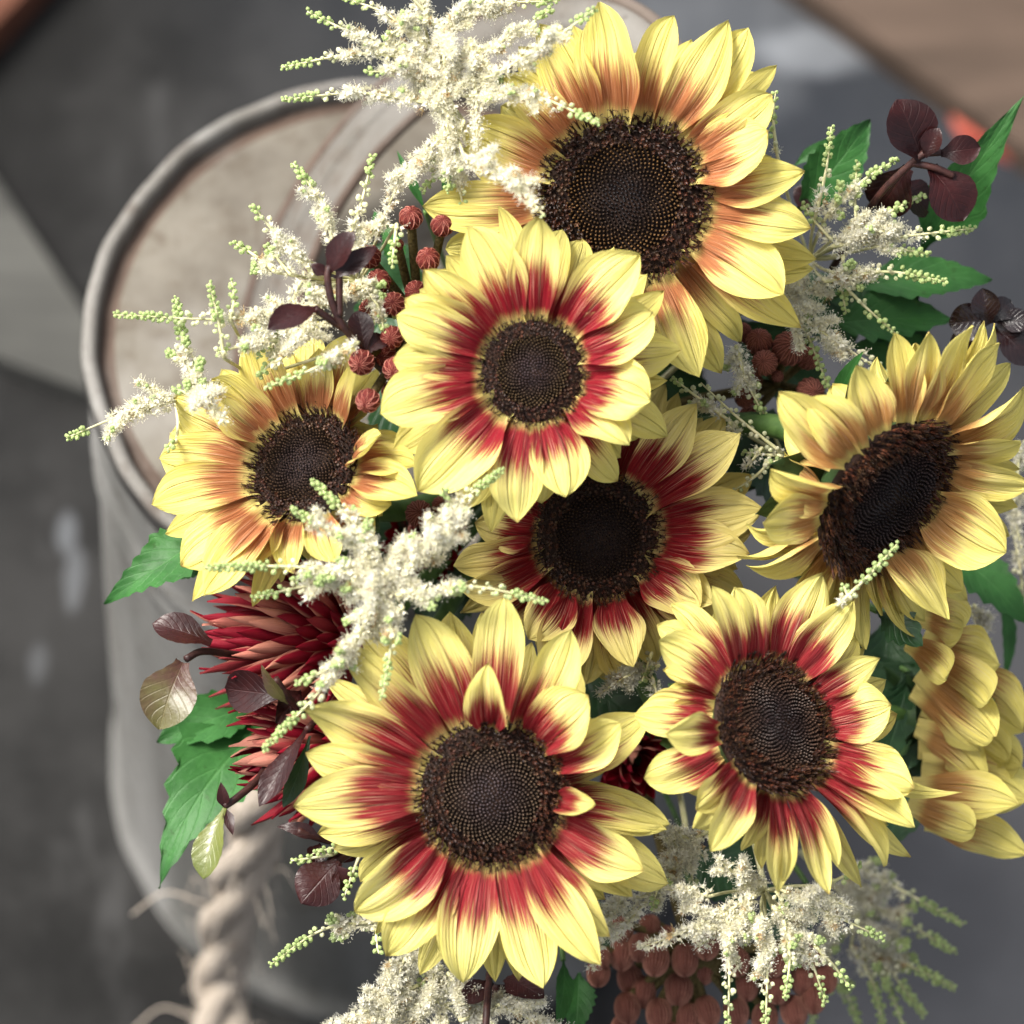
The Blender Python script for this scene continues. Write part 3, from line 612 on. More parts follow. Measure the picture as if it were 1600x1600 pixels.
astilbe('starry bright white astilbe plume between the golden and the large open sunflower', (602, 905, .075), P(680, 930, -.02), [
    (585, 900, 318, 887, 16, dict(open=.42, green=.62)), (590, 925, 396, 934, 15), (590, 860, 488, 750, 16, dict(open=.50, green=.60)), (560, 850, 456, 796, 17, dict(open=.6, green=.75)), (630, 900, 786, 734, 22, dict(open=.62, green=.78)), (712, 800, 690, 762, 10, dict(open=.1, green=.4)),
    (620, 930, 854, 940, 15, dict(open=.4, green=.78)), (590, 940, 411, 1172, 18, dict(open=.52, green=.75)), (520, 1040, 462, 1068, 12, dict(open=.3, green=.5)), (610, 950, 596, 1092, 12, dict(open=.35, green=.6)), (560, 835, 612, 965, 30, dict(open=1.1, green=1.2)), (570, 892, 455, 908, 15, dict(open=.5, green=.6)),
    (600, 900, 690, 870, 24, dict(open=1.1, green=1.2)), (580, 870, 540, 900, 24, dict(open=1.1, green=1.2)), (560, 960, 590, 1000, 20, dict(open=1.1, green=1.2)), (585, 850, 575, 810, 14, dict(open=.3, green=.5)), (630, 950, 560, 1000, 18, dict(open=1.1, green=1.2)), (690, 860, 730, 800, 20, dict(open=1.1, green=1.2))], dens=1.1)
astilbe('many branched astilbe plume with beaded green tips under the dark leafed twig', (1265, 405, .010), None, [
    (1300, 385, 1522, 357, 20, dict(open=.55, green=.8)), (1275, 335, 1299, 198, 12, dict(open=.25, green=.62)), (1290, 340, 1402, 248, 13, dict(open=.4, green=.6)), (1340, 370, 1340, 252, 11, dict(open=.1, green=.55)), (1365, 345, 1446, 304, 11, dict(open=.1, green=.3)), (1370, 385, 1452, 398, 13, dict(open=.3, green=.5)),
    (1290, 440, 1478, 440, 20, dict(open=.4, green=.65)), (1300, 425, 1400, 522, 12, dict(open=.1, green=.7)), (1318, 400, 1322, 490, 12, dict(open=.1, green=.5)), (1225, 475, 1392, 588, 22, dict(open=.7, green=.95)), (1240, 480, 1296, 612, 11, dict(open=.0, green=.4)), (1300, 375, 1254, 318, 13, dict(open=.2, green=.5)),
    (1225, 470, 1300, 440, 22, dict(open=1.1, green=1.2)), (1214, 240, 1212, 142, 8, dict(open=0, green=.3)), (1330, 370, 1400, 360, 24, dict(open=1.1, green=1.2)), (1260, 400, 1240, 470, 20, dict(open=1.1, green=1.2)), (1250, 480, 1265, 500, 14, dict(open=.1, green=.3))], .95)
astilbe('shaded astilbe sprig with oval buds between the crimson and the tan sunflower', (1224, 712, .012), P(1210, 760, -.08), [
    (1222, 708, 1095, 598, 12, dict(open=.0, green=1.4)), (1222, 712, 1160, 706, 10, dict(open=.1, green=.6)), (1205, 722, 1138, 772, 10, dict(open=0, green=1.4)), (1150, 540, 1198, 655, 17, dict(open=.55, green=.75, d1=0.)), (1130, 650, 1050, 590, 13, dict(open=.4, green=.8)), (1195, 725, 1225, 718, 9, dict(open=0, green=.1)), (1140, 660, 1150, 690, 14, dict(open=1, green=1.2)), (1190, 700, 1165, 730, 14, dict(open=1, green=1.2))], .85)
astilbe('drooping astilbe plume hanging over the brown berries', (1195, 1392, .035), P(1160, 1250, -.05), [
    (1180, 1400, 1000, 1482, 21, dict(open=1., green=1.2)), (1135, 1425, 1138, 1602, 16, dict(open=.55, green=.9)), (1190, 1430, 1196, 1606, 18, dict(open=.6, green=.85)), (1225, 1440, 1226, 1562, 14, dict(open=.4, green=.7)), (1235, 1455, 1290, 1568, 18, dict(open=.5, green=.75)), (1275, 1480, 1330, 1545, 13, dict(open=.2, green=.6)),
    (1200, 1450, 1118, 1446, 14, dict(open=.4, green=.5)), (1225, 1392, 1382, 1466, 19, dict(open=.65, green=.8)), (1285, 1385, 1346, 1350, 12, dict(open=.1, green=.5)), (1215, 1395, 1228, 1440, 14, dict(open=0, green=.4)), (1160, 1350, 1180, 1400, 16, dict(open=1, green=1.2)), (1235, 1480, 1270, 1500, 22, dict(open=1.1, green=1.2)), (1110, 1400, 1040, 1390, 18, dict(open=1.1, green=1.2)), (1150, 1430, 1090, 1480, 16, dict(open=1.1, green=1.2)), (1250, 1400, 1330, 1420, 20, dict(open=1.1, green=1.2)), (1165, 1380, 1120, 1340, 16, dict(open=1.1, green=1.2)), (1210, 1420, 1260, 1450, 20, dict(open=1.1, green=1.2))], 1.)
astilbe('soft far astilbe plume trailing over bare floor beside the brown berries', (1345, 1440, -.075), P(1250, 1330, -.09), [
    (1335, 1350, 1505, 1444, 16, dict(open=.4, green=.6)), (1330, 1400, 1492, 1488, 20, dict(open=.5, green=.75)), (1350, 1480, 1492, 1544, 20, dict(open=.4, green=.55)), (1330, 1480, 1380, 1606, 16, dict(open=.3, green=.5)), (1360, 1460, 1444, 1586, 22, dict(open=.45, green=.6)), (1290, 1500, 1345, 1606, 16, dict(open=.4, green=.6)), (1320, 1370, 1360, 1440, 24, dict(open=1.1, green=1.2)), (1340, 1440, 1390, 1480, 24, dict(open=1.1, green=1.2)), (1350, 1450, 1418, 1620, 8, dict(open=0, green=.4)), (1300, 1420, 1270, 1600, 16, dict(open=.5, green=.7))], .8)
astilbe('dense creamy astilbe plume below the large open sunflower', (690, 1570, .012), P(760, 1400, -.06), [
    (610, 1500, 650, 1612, 26, dict(open=1.1, green=1.2)), (650, 1540, 508, 1606, 24, dict(open=1.1, green=1.2)), (700, 1520, 765, 1615, 26, dict(open=1.1, green=1.2)), (680, 1565, 560, 1592, 26, dict(open=1.1, green=1.2)), (690, 1510, 628, 1572, 13, dict(open=.2, green=.4)), (780, 1570, 890, 1612, 24, dict(open=1.1, green=1.2)),
    (720, 1595, 825, 1552, 22, dict(open=1.1, green=1.2)), (600, 1590, 500, 1625, 24, dict(open=1.1, green=1.2)), (670, 1490, 690, 1600, 24, dict(open=1.1, green=1.2)), (650, 1470, 620, 1540, 22, dict(open=1.1, green=1.2)), (700, 1600, 640, 1640, 26, dict(open=1.1, green=1.2))], .9)
astilbe('slim curved astilbe spray pointing away beside the maroon round leaf', (598, 1440, .02), P(700, 1380, -.03), [(598, 1438, 422, 1508, 17, dict(open=.42, green=.62, bend=-.08)), (590, 1450, 592, 1490, 10, dict(open=0, green=.2))], .95)
astilbe('shaded feathery astilbe spray between the two reddish sunflowers', (1075, 1325, .010), P(1060, 1230, -.05), [
    (1085, 1320, 962, 1462, 22, dict(open=1.1, green=1.2)), (1030, 1285, 1066, 1340, 16, dict(open=1, green=1.2)), (1105, 1300, 1028, 1350, 18, dict(open=1, green=1.2)), (1060, 1330, 1086, 1392, 14, dict(open=.3, green=.9)), (972, 1400, 925, 1514, 16, dict(open=1, green=1.2)), (1040, 1360, 1020, 1420, 16, dict(open=.4, green=.8)), (1060, 1300, 1100, 1340, 18, dict(open=1.1, green=1.2)), (1010, 1400, 960, 1400, 16, dict(open=1.1, green=1.2))], .9)
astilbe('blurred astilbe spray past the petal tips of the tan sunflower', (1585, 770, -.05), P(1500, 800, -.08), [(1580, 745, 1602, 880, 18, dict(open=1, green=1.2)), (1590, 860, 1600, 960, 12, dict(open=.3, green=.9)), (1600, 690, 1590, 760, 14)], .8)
astilbe('short beaded astilbe sprig crossing the tan sunflower', (1305, 950, .062), P(1290, 970, -.02), [(1310, 945, 1402, 850, 13, dict(open=0, green=.35)), (1330, 935, 1318, 915, 10, dict(open=0, green=.2))], .9)
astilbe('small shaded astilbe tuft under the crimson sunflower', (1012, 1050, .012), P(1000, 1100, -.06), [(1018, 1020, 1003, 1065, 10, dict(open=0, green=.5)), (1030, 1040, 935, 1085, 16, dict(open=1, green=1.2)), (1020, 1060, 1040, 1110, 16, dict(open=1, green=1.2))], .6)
astilbe('tiny green astilbe tips around the maroon leaves', (570, 1325, .025), P(640, 1300, -.02), [(520, 1335, 455, 1345, 12, dict(open=0, green=.1, bare=(0, .45))), (560, 1322, 488, 1334, 11, dict(open=0, green=.1, bare=(0, .4))), (565, 1330, 538, 1402, 11, dict(open=0, green=.1, bare=(0, .3)))])
astilbe('thin astilbe spray trailing along the side facing sunflower', (1525, 965, -.030), P(1450, 900, -.08), [(1522, 945, 1545, 1000, 14, dict(open=.8, green=1.2)), (1540, 1020, 1552, 1112, 9, dict(open=0, green=.6))], .75)

# ------------------------------------------------------------------ berries
def berry_mesh(name, r, el, k=10, wid=.07, tw=1.0, mat=None, mat2=None):
    vs, fs = lathe([(r * math.sin(R(t)), -r * el * math.cos(R(t))) for t in list(range(2, 178, 11)) + [179]], 20)
    me = bpy.data.meshes.new(name); me.from_pydata([tuple(v) for v in vs], [], fs); me.materials.append(mat)
    me.polygons.foreach_set('use_smooth', [True] * len(me.polygons))
    rv, rf = [], []
    for sg in (-1, 1):
        for i in range(k):
            i0 = len(rv); m_ = 11
            for q in range(m_):
                t = R(8 + 140 * q / (m_ - 1)); w = 2 * math.pi * i / k + sg * tw * (q / (m_ - 1)); rr = r * 1.035
                c = Vector((rr * math.sin(t) * math.cos(w), rr * math.sin(t) * math.sin(w), rr * el * math.cos(t)))
                s = Vector((-math.sin(w), math.cos(w), 0)) * r * wid * min(1, .35 + math.sin(t)) * .5
                o = c * .03
                rv += [c - s - o * 1.5, c + o * .4, c + s - o * 1.5]
            for q in range(m_ - 1):
                for h in (0, 1): rf.append((i0 + 3 * q + h, i0 + 3 * q + h + 1, i0 + 3 * q + h + 4, i0 + 3 * q + h + 3))
    me2 = bpy.data.meshes.new(name + '_ridges'); me2.from_pydata([tuple(v) for v in rv], [], rf); me2.materials.append(mat2)
    return me, me2
BM = berry_mesh('round_berry', px(19), 1., 10, .062, .95, M['berry'], M['ridge'])
BO = berry_mesh('oval_berry', px(20.5), 1.3, 22, .03, .3, M['berry2'], M['ridge2'])
BF = berry_mesh('furry_berry', px(24), 1.05, 14, .05, .35, M['berry2'], M['ridge'])
def berries(label, hub, spots, meshes, group=None, base_r=19, aim=None, stalk=.0016, root_to=None):
    H = P(*hub); root = thing('berry_spray', H, label, 'berries', group); tgt = (root_to or BUNDLE) - H
    vs, fs = tube(bez([Vector(), tgt * .5 + Vector((0, 0, .004)), tgt], 8), .0019, 7); mesh_obj('stem', vs, fs, M['stalk'], root).matrix_parent_inverse = Matrix.Identity(4)
    for s in spots:
        x, y, r = s[:3]; d = s[3] if len(s) > 3 else hub[2] + rnd(-.006, .006)
        p = P(x, y, d) - H; ax = (p.normalized() + camdir(0, 0, 1) * .9 + Vector((rnd(-.25, .25), rnd(-.25, .25), rnd(-.2, .2)))).normalized() if aim is None else (aim + Vector((rnd(-.2, .2), rnd(-.2, .2), rnd(-.2, .2)))).normalized()
        vs, fs = tube(bez([Vector(), p * .55 - ax * .004, p - ax * px(r) * .6], 7), stalk, 6); mesh_obj('stalk', vs, fs, M['stalk'], root).matrix_parent_inverse = Matrix.Identity(4)
        b = link('berry', meshes[0], root); b.matrix_parent_inverse = Matrix.Identity(4); b.location = p; b.rotation_mode = 'QUATERNION'
        b.rotation_quaternion = ax.to_track_quat('Z', 'Y') @ Vector((0, 0, 1)).rotation_difference(Vector((0, 0, 1))); q = r / base_r * rnd(.96, 1.04); b.scale = (q, q, q)
        link('ridges', meshes[1], b, 'stuff').matrix_parent_inverse = Matrix.Identity(4)
berries('spray of round netted red berries between the golden and the round sunflower', (655, 500, .010), [
    (642, 340, 18, .040), (691, 352, 17, .038), (669, 405, 18, .042), (577, 401, 18, .030), (591, 440, 19, .036), (615, 475, 18, .044), (580, 484, 18, .034), (650, 456, 18, .03), (612, 527, 18, .046), (601, 555, 17, .036), (565, 566, 19, .052), (617, 577, 18, .048), (575, 626, 19, .056), (614, 612, 17, .04), (622, 382, 9, .03)], BM)
berries('dense cluster of oval brown berries under the reddish sunflower', (1080, 1500, -.042), [
    (972, 1490, 25), (985, 1530, 25), (1025, 1500, 25), (1005, 1550, 26), (1070, 1500, 26), (1060, 1545, 27), (980, 1575, 26), (1030, 1585, 25), (1072, 1590, 25), (1040, 1470, 24), (1105, 1475, 25), (1100, 1515, 24), (975, 1610, 26), (1045, 1620, 25), (1105, 1580, 25), (1095, 1610, 25), (970, 1455, 24), (1015, 1450, 22), (1150, 1500, 25), (1165, 1540, 25), (1150, 1580, 25), (1210, 1500, 25), (1215, 1545, 25), (1240, 1580, 26), (1255, 1530, 26), (1265, 1490, 24), (1195, 1590, 25), (935, 1520, 23), (940, 1495, 18), (1270, 1560, 24), (1290, 1530, 22), (1000, 1480, 22)],
    BO, None, 25, camdir(.05, -.9, .42))
berries('shaded spray of furry red berries between largest and tan sunflower', (1215, 600, -.03), [
    (1186, 534, 20, -.012), (1232, 545, 26, -.012), (1195, 567, 20, -.006), (1215, 588, 10, -.01), (1266, 612, 22, -.012), (1165, 620, 18, -.02), (1160, 520, 15, -.02), (1262, 560, 18, -.025), (1178, 595, 14, -.02), (1170, 650, 15, -.025)], BF, None, 24)
berries('single dark furry berry in the gap beside the golden sunflower', (665, 830, -.02), [(655, 803, 21, .0), (690, 790, 16, -.01)], BF, None, 24)

# ------------------------------------------------------------------ leaves and twigs
def leaf_mesh(B, T, n, W, arch=.08, fold=.25, serr=0., roll=0., pk=.42, pw=1.6, bf=.10, bend=0., tipdroop=0., vein=.03, NU=28, NV=10, teeth=9):
    ax = T - B; L = ax.length; t0 = ax.normalized(); s0 = t0.cross(n).normalized(); n0 = s0.cross(t0)
    s0, n0 = s0 * math.cos(roll) + n0 * math.sin(roll), n0 * math.cos(roll) - s0 * math.sin(roll)
    Mx = (B + T) * .5 + n0 * arch * L * 2 + s0 * bend * L; vs, uv, fs = [], [], []; ph = rnd(0, 6)
    for i in range(NU + 1):
        u = i / NU; c = B * (1 - u) ** 2 + Mx * 2 * u * (1 - u) + T * u * u; tg = ((Mx - B) * (1 - u) + (T - Mx) * u).normalized()
        s = (s0 - tg * s0.dot(tg)).normalized(); nn = s.cross(tg); w = W * .5 * wprof(u, bf, pk, pw)
        c = c - nn * tipdroop * L * max(0, u - .5) ** 2
        for j in range(NV + 1):
            v = -1 + 2 * j / NV; ww = w
            if serr and j in (0, NV): ww = w * (1 - serr + serr * 1.6 * ((u * teeth + (.3 if j else 0)) % 1.) ** 1.0)
            z = fold * abs(v) ** 1.4 * w + vein * W * math.cos(2 * math.pi * (u * 7 - abs(v) * 2.0)) * min(1, abs(v) * 2) * (1 - u * .6) + .025 * W * math.sin(6 * u + ph + v * 2)
            vs.append(c + s * (v * ww) + nn * z); uv.append((u, .5 + .5 * v))
    k = NV + 1
    for i in range(NU):
        for j in range(NV): fs.append((i * k + j, i * k + j + 1, (i + 1) * k + j + 1, (i + 1) * k + j))
    return vs, fs, uv
CAMN = camdir(0, 0, 1)
def twig(name, label, cat, stems, leaves, mat, stem_mat, group=None, rad=.0013):
    """stems: lists of (x, y, d); leaves: (x0, y0, d0, x1, y1, d1, width px, dict)"""
    s0 = stems[0][0] if stems else leaves[0][:3]; H = P(*s0); root = thing(name, H, label, cat, group)
    for st in stems:
        vs, fs = tube([p - H for p in bez([P(*q) for q in st], 14)], rad, 7); mesh_obj('stem', vs, fs, stem_mat, root).matrix_parent_inverse = Matrix.Identity(4)
    for lf in leaves:
        x0, y0, d0, x1, y1, d1, W = lf[:7]; o = dict(lf[7]) if len(lf) > 7 else {}; m = M[o.pop('mat')] if 'mat' in o else mat; n = camdir(*o.pop('n', (rnd(-.25, .25), rnd(-.1, .4), 1)))
        vs, fs, uv = leaf_mesh(P(x0, y0, d0) - H, P(x1, y1, d1) - H, n, px(W), **o)
        mesh_obj('leaf', vs, fs, m, root, uvs=uv).matrix_parent_inverse = Matrix.Identity(4)
    return root
RND = dict(bf=.25, pk=.5, pw=2.6, vein=.018)
BS = M['brown_stem']
twig('burgundy_twig', 'twig of rounded dark burgundy leaves standing over bright green leaf', 'twig', [[(1300, 420, -.02), (1370, 310, .005), (1425, 255, .015), (1450, 235, .018)], [(1425, 255, .015), (1460, 262, .015), (1490, 275, .014)], [(1440, 240, .016), (1470, 238, .016)]], [
    (1440, 250, .016, 1400, 155, .022, 84, RND), (1445, 245, .018, 1468, 200, .022, 34, RND), (1470, 240, .016, 1532, 230, .016, 46, RND), (1455, 262, .014, 1505, 345, .012, 84, dict(RND, n=(.2, .3, 1))), (1420, 262, .008, 1370, 330, -.004, 78, RND), (1400, 290, .0, 1450, 330, -.01, 60, RND), (1290, 330, -.03, 1240, 295, -.03, 46, RND)], M['leaf_brg'], BS)
twig('black_twig', 'twig of glossy near black leaves behind the tan sunflower', 'twig', [[(1440, 640, -.05), (1500, 560, -.02), (1545, 500, -.012), (1600, 520, -.02)]], [
    (1545, 500, -.012, 1482, 505, -.012, 60, RND), (1545, 505, -.010, 1535, 450, -.006, 46, RND), (1550, 500, -.010, 1580, 470, -.014, 40, RND), (1555, 510, -.014, 1610, 570, -.014, 56, RND), (1530, 510, -.016, 1500, 560, -.02, 60, RND), (1560, 500, -.012, 1610, 505, -.01, 40, RND)], M['leaf_blk'], BS)
twig('burgundy_twig', 'slender dark twig with pointed burgundy leaves above the golden sunflower', 'twig', [[(620, 600, .01), (560, 540, .052), (525, 490, .060), (512, 440, .062), (515, 415, .062)], [(540, 515, .056), (510, 495, .060), (492, 482, .062)], [(530, 495, .06), (530, 450, .06), (530, 420, .06)]], [
    (515, 425, .062, 555, 362, .068, 44, dict(RND, n=(-.5, .2, 1), pk=.45)), (522, 435, .064, 590, 385, .062, 34, dict(n=(.4, .5, 1), pw=1.8)), (496, 483, .062, 418, 515, .070, 48, dict(pw=1.9, pk=.55, bf=.2, n=(-.2, .5, 1))), (570, 545, .05, 558, 485, .048, 40, RND), (510, 430, .05, 486, 412, .05, 20), (575, 550, .05, 600, 525, .045, 34, RND)], M['leaf_brg'], BS)
twig('bronze_twig', 'thin twig with shiny bronze oval leaves beside the red dahlia', 'twig', [[(420, 1030, .0), (360, 1022, .02), (315, 1018, .03), (290, 1030, .034)]], [
    (330, 1005, .032, 238, 975, .030, 54, dict(RND, mat='leaf_brg', n=(-.1, .6, .8))), (286, 1034, .034, 248, 1140, .040, 88, dict(RND, n=(-.1, .2, 1)))], M['leaf_brz'], BS)
twig('bronze_twig', 'bronze and brown leaves wedged between the two red dahlias', 'twig', [[(520, 1140, .0), (460, 1100, .03), (430, 1060, .036)]], [
    (440, 1085, .034, 352, 1075, .02, 66, dict(RND, mat='leaf_brg')), (450, 1100, .038, 408, 1038, .044, 26, dict(n=(-.6, .2, .8))), (470, 1080, .02, 430, 1130, .03, 50, dict(mat='leaf_brg'))], M['leaf_brz'], BS)
twig('olive_twig', 'drooping twig with glossy olive leaves in front of the rope', 'twig', [[(430, 1170, .0), (405, 1215, .025), (372, 1245, .034), (350, 1260, .036)]], [
    (352, 1262, .036, 318, 1374, .042, 52, dict(pw=2.4, pk=.6, bf=.15, n=(-.5, .2, 1))), (352, 1262, .036, 364, 1305, .04, 18, dict(mat='leaf_brg')), (352, 1264, .036, 345, 1222, .038, 20, dict(mat='leaf_brg'))], M['leaf_olv'], BS)
twig('maroon_leaves', 'hanging narrow maroon and dark green leaves below the red dahlia', 'leaves', [[(520, 1100, .01), (480, 1140, .03)]], [
    (478, 1142, .034, 405, 1260, .046, 44, dict(pk=.7, pw=1.6, bf=.15, n=(-.5, .1, 1), mat='leaf_brg', bend=-.08)), (484, 1150, .032, 442, 1262, .036, 34, dict(mat='leaf_dark', pk=.65, n=(.5, .1, 1)))], M['leaf_brg'], BS)
twig('maroon_twig', 'short twig with round maroon leaves below the large open sunflower', 'twig', [[(590, 1300, .0), (545, 1335, .02), (520, 1350, .024)], [(560, 1325, .015), (500, 1310, .02), (465, 1298, .022)]], [
    (528, 1345, .026, 470, 1412, .03, 74, dict(RND, n=(-.1, .1, 1), fold=-.1)), (525, 1350, .028, 545, 1395, .026, 34), (505, 1315, .022, 432, 1292, .02, 24, dict(bend=.15)), (500, 1318, .02, 490, 1355, .024, 34), (560, 1320, .01, 510, 1345, .022, 36)], M['leaf_brg'], BS)
twig('maroon_twig', 'upright dark stem with maroon leaves under the large open sunflower', 'twig', [[(765, 1520, .0), (762, 1560, .024), (758, 1620, .03)]], [
    (790, 1530, .0, 850, 1560, .02, 50, RND), (770, 1535, .01, 720, 1566, .016, 38, RND), (770, 1540, .0, 800, 1570, .0, 40, RND)], M['leaf_brg'], BS)

SER = dict(serr=.16, teeth=9)
def green(label, *leaves, mat='leaf', group=None, stems=None, d_back=-.09):
    st = stems or [[(800 + (leaves[0][0] - 800) * .75, 700 + (leaves[0][1] - 700) * .75, d_back), (leaves[0][0], leaves[0][1], leaves[0][2])]]
    return twig('green_leaf', label, 'leaf', st, leaves, M[mat], M['stem'], group, .001)
green('pointed green leaf reaching out past the golden sunflower over the can side', (330, 830, .0, 148, 938, .0, 108, dict(serr=.16, teeth=9, bend=-.16, pk=.36, pw=.85, n=(-.1, .6, 1), tipdroop=.5)), (330, 860, -.01, 272, 905, -.01, 40, SER))
green('broad jagged green leaf hanging in front of the can and rope', (425, 1120, -.034, 246, 1388, -.010, 178, dict(serr=.22, teeth=8, pk=.36, pw=.80, bend=.10, n=(-.25, .2, 1), tipdroop=.1, vein=.02)), (420, 1100, -.038, 245, 1160, -.025, 92, dict(serr=.12, teeth=6, pk=.5, n=(-.2, .4, 1))))
green('green leaf with a folded tip behind the beaded astilbe plume', (1245, 330, -.03, 1360, 186, -.03, 92, dict(serr=.12, n=(.5, .3, 1))), (1240, 260, -.04, 1300, 215, -.04, 20))
green('bright green leaf with a long thin tip beside the burgundy twig', (1440, 390, -.04, 1600, 150, -.010, 116, dict(serr=.10, teeth=9, pk=.36, pw=.8, n=(.3, .1, 1), bend=-.06)))
green('green leaf spread flat below the beaded astilbe plume', (1330, 450, -.035, 1550, 438, -.04, 84, dict(serr=.12, n=(.1, .5, 1))))
green('jagged green leaf lying just above the tan sunflower', (1290, 510, -.035, 1490, 500, -.035, 96, dict(serr=.18, teeth=7, n=(0, .5, 1))), (1330, 540, -.04, 1470, 545, -.04, 70, SER))
green('dark green leaf with jagged tip past the lower edge of the tan sunflower', (1470, 850, -.05, 1605, 975, -.04, 92, dict(serr=.18, teeth=7, n=(.2, .5, 1))), (1560, 930, -.055, 1568, 1060, -.07, 44, dict(n=(.7, .1, .7))))
green('small jagged dark leaf between the tan and the side facing sunflower', (1370, 955, .006, 1442, 1010, .012, 62, dict(serr=.25, teeth=5, pk=.5, n=(.1, .2, 1))), mat='leaf_dark')
green('narrow hairy green leaf tip between the astilbe and the tan sunflower', (1305, 640, .0, 1350, 548, .02, 30, dict(n=(-.6, .2, 1))))
green('narrow green leaves under the large open sunflower beside the berries', (880, 1500, -.02, 868, 1612, .0, 34, dict(n=(.5, .1, 1))), (905, 1520, -.03, 900, 1620, -.02, 60, SER))
green('small green leaf between the creamy astilbe and the berries', (665, 330, -.01, 620, 235, -.01, 16), (690, 300, -.01, 720, 262, -.01, 26, SER), (600, 370, -.0, 585, 330, 0, 26, SER), (630, 420, 0, 600, 350, .0, 36, SER))
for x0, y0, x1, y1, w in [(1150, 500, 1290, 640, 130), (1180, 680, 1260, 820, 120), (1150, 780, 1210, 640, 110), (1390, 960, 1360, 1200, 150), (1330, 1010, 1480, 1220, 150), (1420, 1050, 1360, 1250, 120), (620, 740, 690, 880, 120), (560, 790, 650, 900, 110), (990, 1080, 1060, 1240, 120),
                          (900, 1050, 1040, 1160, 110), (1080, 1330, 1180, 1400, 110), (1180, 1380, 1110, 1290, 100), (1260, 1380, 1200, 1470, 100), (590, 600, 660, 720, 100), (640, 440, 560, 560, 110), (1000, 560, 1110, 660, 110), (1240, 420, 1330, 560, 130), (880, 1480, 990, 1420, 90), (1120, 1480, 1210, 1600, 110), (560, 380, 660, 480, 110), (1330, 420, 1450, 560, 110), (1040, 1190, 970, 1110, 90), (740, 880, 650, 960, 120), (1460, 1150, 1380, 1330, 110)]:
    d = rnd(-.055, -.04)  # filler leaves, added to keep the gaps between the flowers dark
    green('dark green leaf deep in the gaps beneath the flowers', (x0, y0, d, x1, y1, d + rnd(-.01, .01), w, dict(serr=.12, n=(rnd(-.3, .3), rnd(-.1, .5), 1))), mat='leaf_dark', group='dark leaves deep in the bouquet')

# ------------------------------------------------------------------ red dahlias
def dahlia(label, cx, cy, d, axis, Lpx, n, Wpx, amin=8, amax=96, start=0):
    C = P(cx, cy, d); root = thing('dahlia', C, label, 'dahlia', 'dark red dahlias in the bouquet'); ax = camdir(*axis); a, b, ax = frame(ax)
    vs, fs = lathe([(px(4), px(-30)), (px(34), px(-14)), (px(38), 0), (px(24), px(20)), (px(4), px(30))], 20)
    mesh_obj('heart', [a * v.x + b * v.y + ax * v.z for v in vs], fs, M['dahl_in'], root).matrix_parent_inverse = Matrix.Identity(4)
    for i in range(n):
        f = (i + .5) / n; th = R(amin + (amax - amin) * f ** .75); w = i * 2.39996 + start
        e = a * math.cos(w) + b * math.sin(w); dr = ax * math.cos(th) + e * math.sin(th); nn = (ax * math.sin(th) - e * math.cos(th))
        L = px(Lpx) * (1. - .42 * f + .10 * rnd(-1, 1)); o_ = ax * px(Lpx) * .10 * (1 - f) - ax * px(Lpx) * .05
        B = o_ + dr * px(16); T = o_ + dr * L + (ax if f > .25 else nn) * L * rnd(.0, .22)
        v1, f1, uv = petal_mesh(B, T, nn, px(Wpx) * rnd(.8, 1.15), rnd(-.10, -.03), rnd(.7, 1.1), rnd(-.2, .2), 0, rnd(-.02, .08), 2.4, 9, 6, .0)
        # inner red face and rose outer face, joined at the rim
        k = len(v1); off = [v - nn * px(2.2) * (1 if 0 < (q % 7) < 6 else 0) for q, v in enumerate(v1)]
        mesh_obj('petal', v1 + off, f1 + [tuple(x + k for x in reversed(q)) for q in f1], [M['dahl_in'], M['dahl_out']], root, uvs=uv + uv, mi=[0] * len(f1) + [1] * len(f1)).matrix_parent_inverse = Matrix.Identity(4)
    p = -ax * px(30); t = BUNDLE - C
    vs, fs = tube(bez([p, p * .5 + t * .5, t], 8), .003, 7); mesh_obj('stem', vs, fs, M['stem'], root).matrix_parent_inverse = Matrix.Identity(4)
dahlia('dark red dahlia seen from its side under the golden sunflower', 545, 1002, -.004, (-.86, .03, .12), 226, 190, 27, 2, 80)
dahlia('lower dark red dahlia half covered by the large open sunflower', 545, 1165, .004, (-.80, -.18, .20), 176, 140, 27, 2, 80, 1.)
dahlia('shadowed dark red dahlia behind the starry astilbe', 660, 850, -.045, (.1, .2, .9), 105, 70, 26, 10, 95, 2.)
dahlia('shadowed dark red dahlia in the gap between two reddish sunflowers', 985, 1180, -.045, (.2, -.1, .9), 105, 70, 26, 10, 95, 3.)

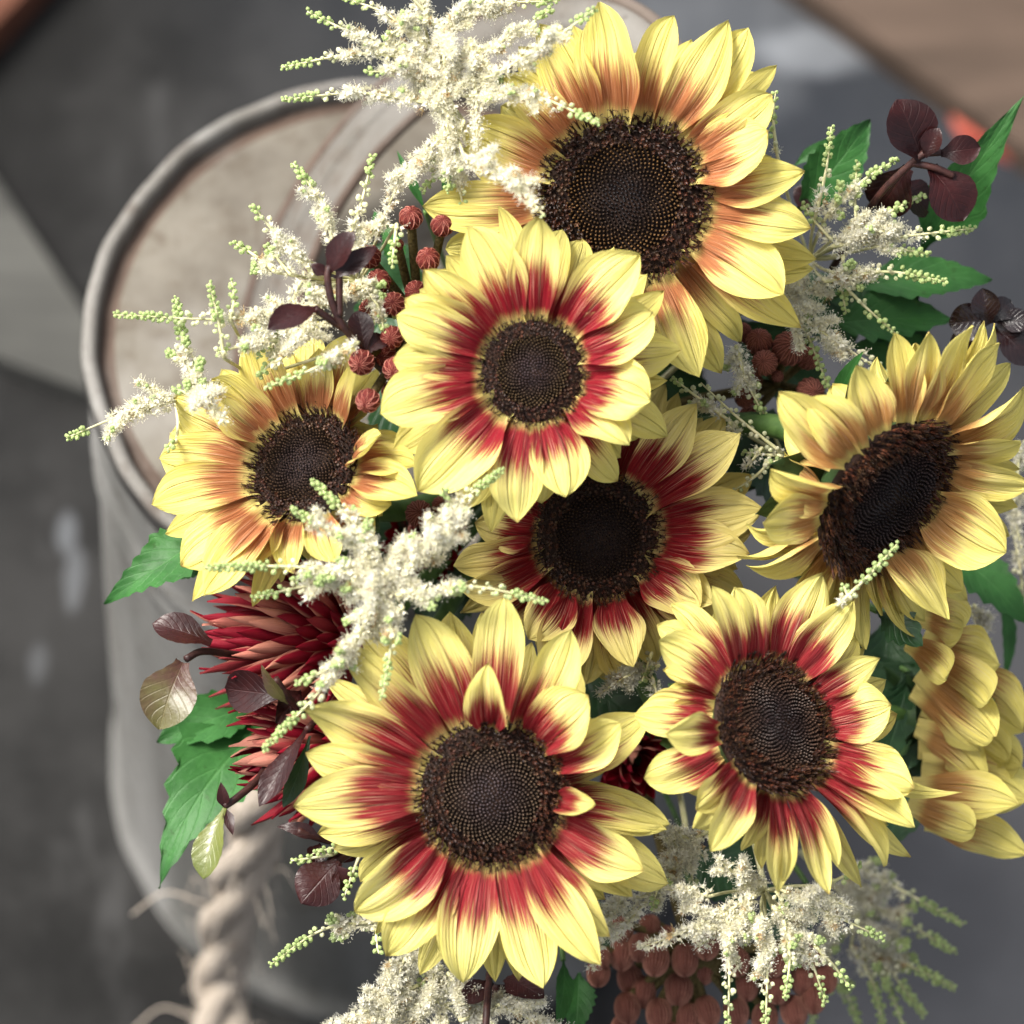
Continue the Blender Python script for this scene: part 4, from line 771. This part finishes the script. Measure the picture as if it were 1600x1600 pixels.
# ------------------------------------------------------------------ rope
def rope_material():
    m = NT('hemp_rope'); uv = m.coords('UV'); f = m.noise(m.mapv(uv, (3.2, 30, 1)), 1, 6, .72); l = m.noise(m.coords('Object'), 60, 3)
    c = m.mix(m.mr(f, .36, .64), (.30, .245, .19), (.62, .55, .47)); c = m.mix(m.mr(l, .5, .75, 0, .45), c, (.36, .30, .24)); m.base(c, .85, .12); m.bump(f, .8, .003); return m.m
M['rope'] = rope_material()
rp = []
for x, y, g in ((500, 1090, .080), (440, 1170, .085), (412, 1250, .085), (388, 1330, .080), (362, 1410, .072), (348, 1490, .066), (344, 1570, .060), (350, 1680, .055)):
    rp.append(CAM + ray(x, y) * (can_depth(x, y) - g))
path = bez(rp, 90)
rope = thing('rope', rp[0], 'thick twisted pale hemp rope hanging down the side of the can', 'rope')
for k in range(3):
    st, ref = [], None
    vs, fs, uv = [], [], []; K = 12; tw = 0
    for i, p in enumerate(path):
        t = (path[min(i + 1, 90)] - path[max(i - 1, 0)]).normalized(); ref = frame(t)[0] if ref is None else (ref - t * ref.dot(t)).normalized(); w = t.cross(ref)
        tw = i * .155 + k * 2.0944; st.append(p + (ref * math.cos(tw) + w * math.sin(tw)) * .0062)
    rr = [.0059 * (1 + .08 * math.sin(i * .7 + k)) for i in range(91)]
    vs, fs = tube([s - rp[0] for s in st], lambda t: rr[int(t * 90)], K)
    uv = [(i // K * .12, (i % K) / K * 2 if (i % K) <= K / 2 else 2 - (i % K) / K * 2) for i in range(len(vs))]
    mesh_obj('strand', vs, fs, M['rope'], rope, uvs=uv).matrix_parent_inverse = Matrix.Identity(4)
vs, fs = [], []
for i in range(110):
    q = random.randrange(4, 86); p = path[q] - rp[0]; e = (RT * rnd(-1, 1) + UP * rnd(-1, 1) - FW * rnd(0, 1)).normalized(); L = rnd(.003, .014)
    tube(bez([p + e * .009, p + e * (.011 + L * .5) + UP * rnd(-.006, .006), p + e * (.011 + L) + UP * rnd(-.012, .006)], 5), .00016, 4, vs, fs)
for q, sx, L in ((52, -1, .030), (80, -1, .026), (46, 1, .014)):
    p = path[q] - rp[0]; tube(bez([p + RT * sx * .010, p + RT * sx * (.010 + L * .55) + UP * .005, p + RT * sx * (.010 + L) - UP * .004], 7), .0004, 5, vs, fs)
mesh_obj('stray_fibres', vs, fs, M['rope'], rope, kind='stuff').matrix_parent_inverse = Matrix.Identity(4)
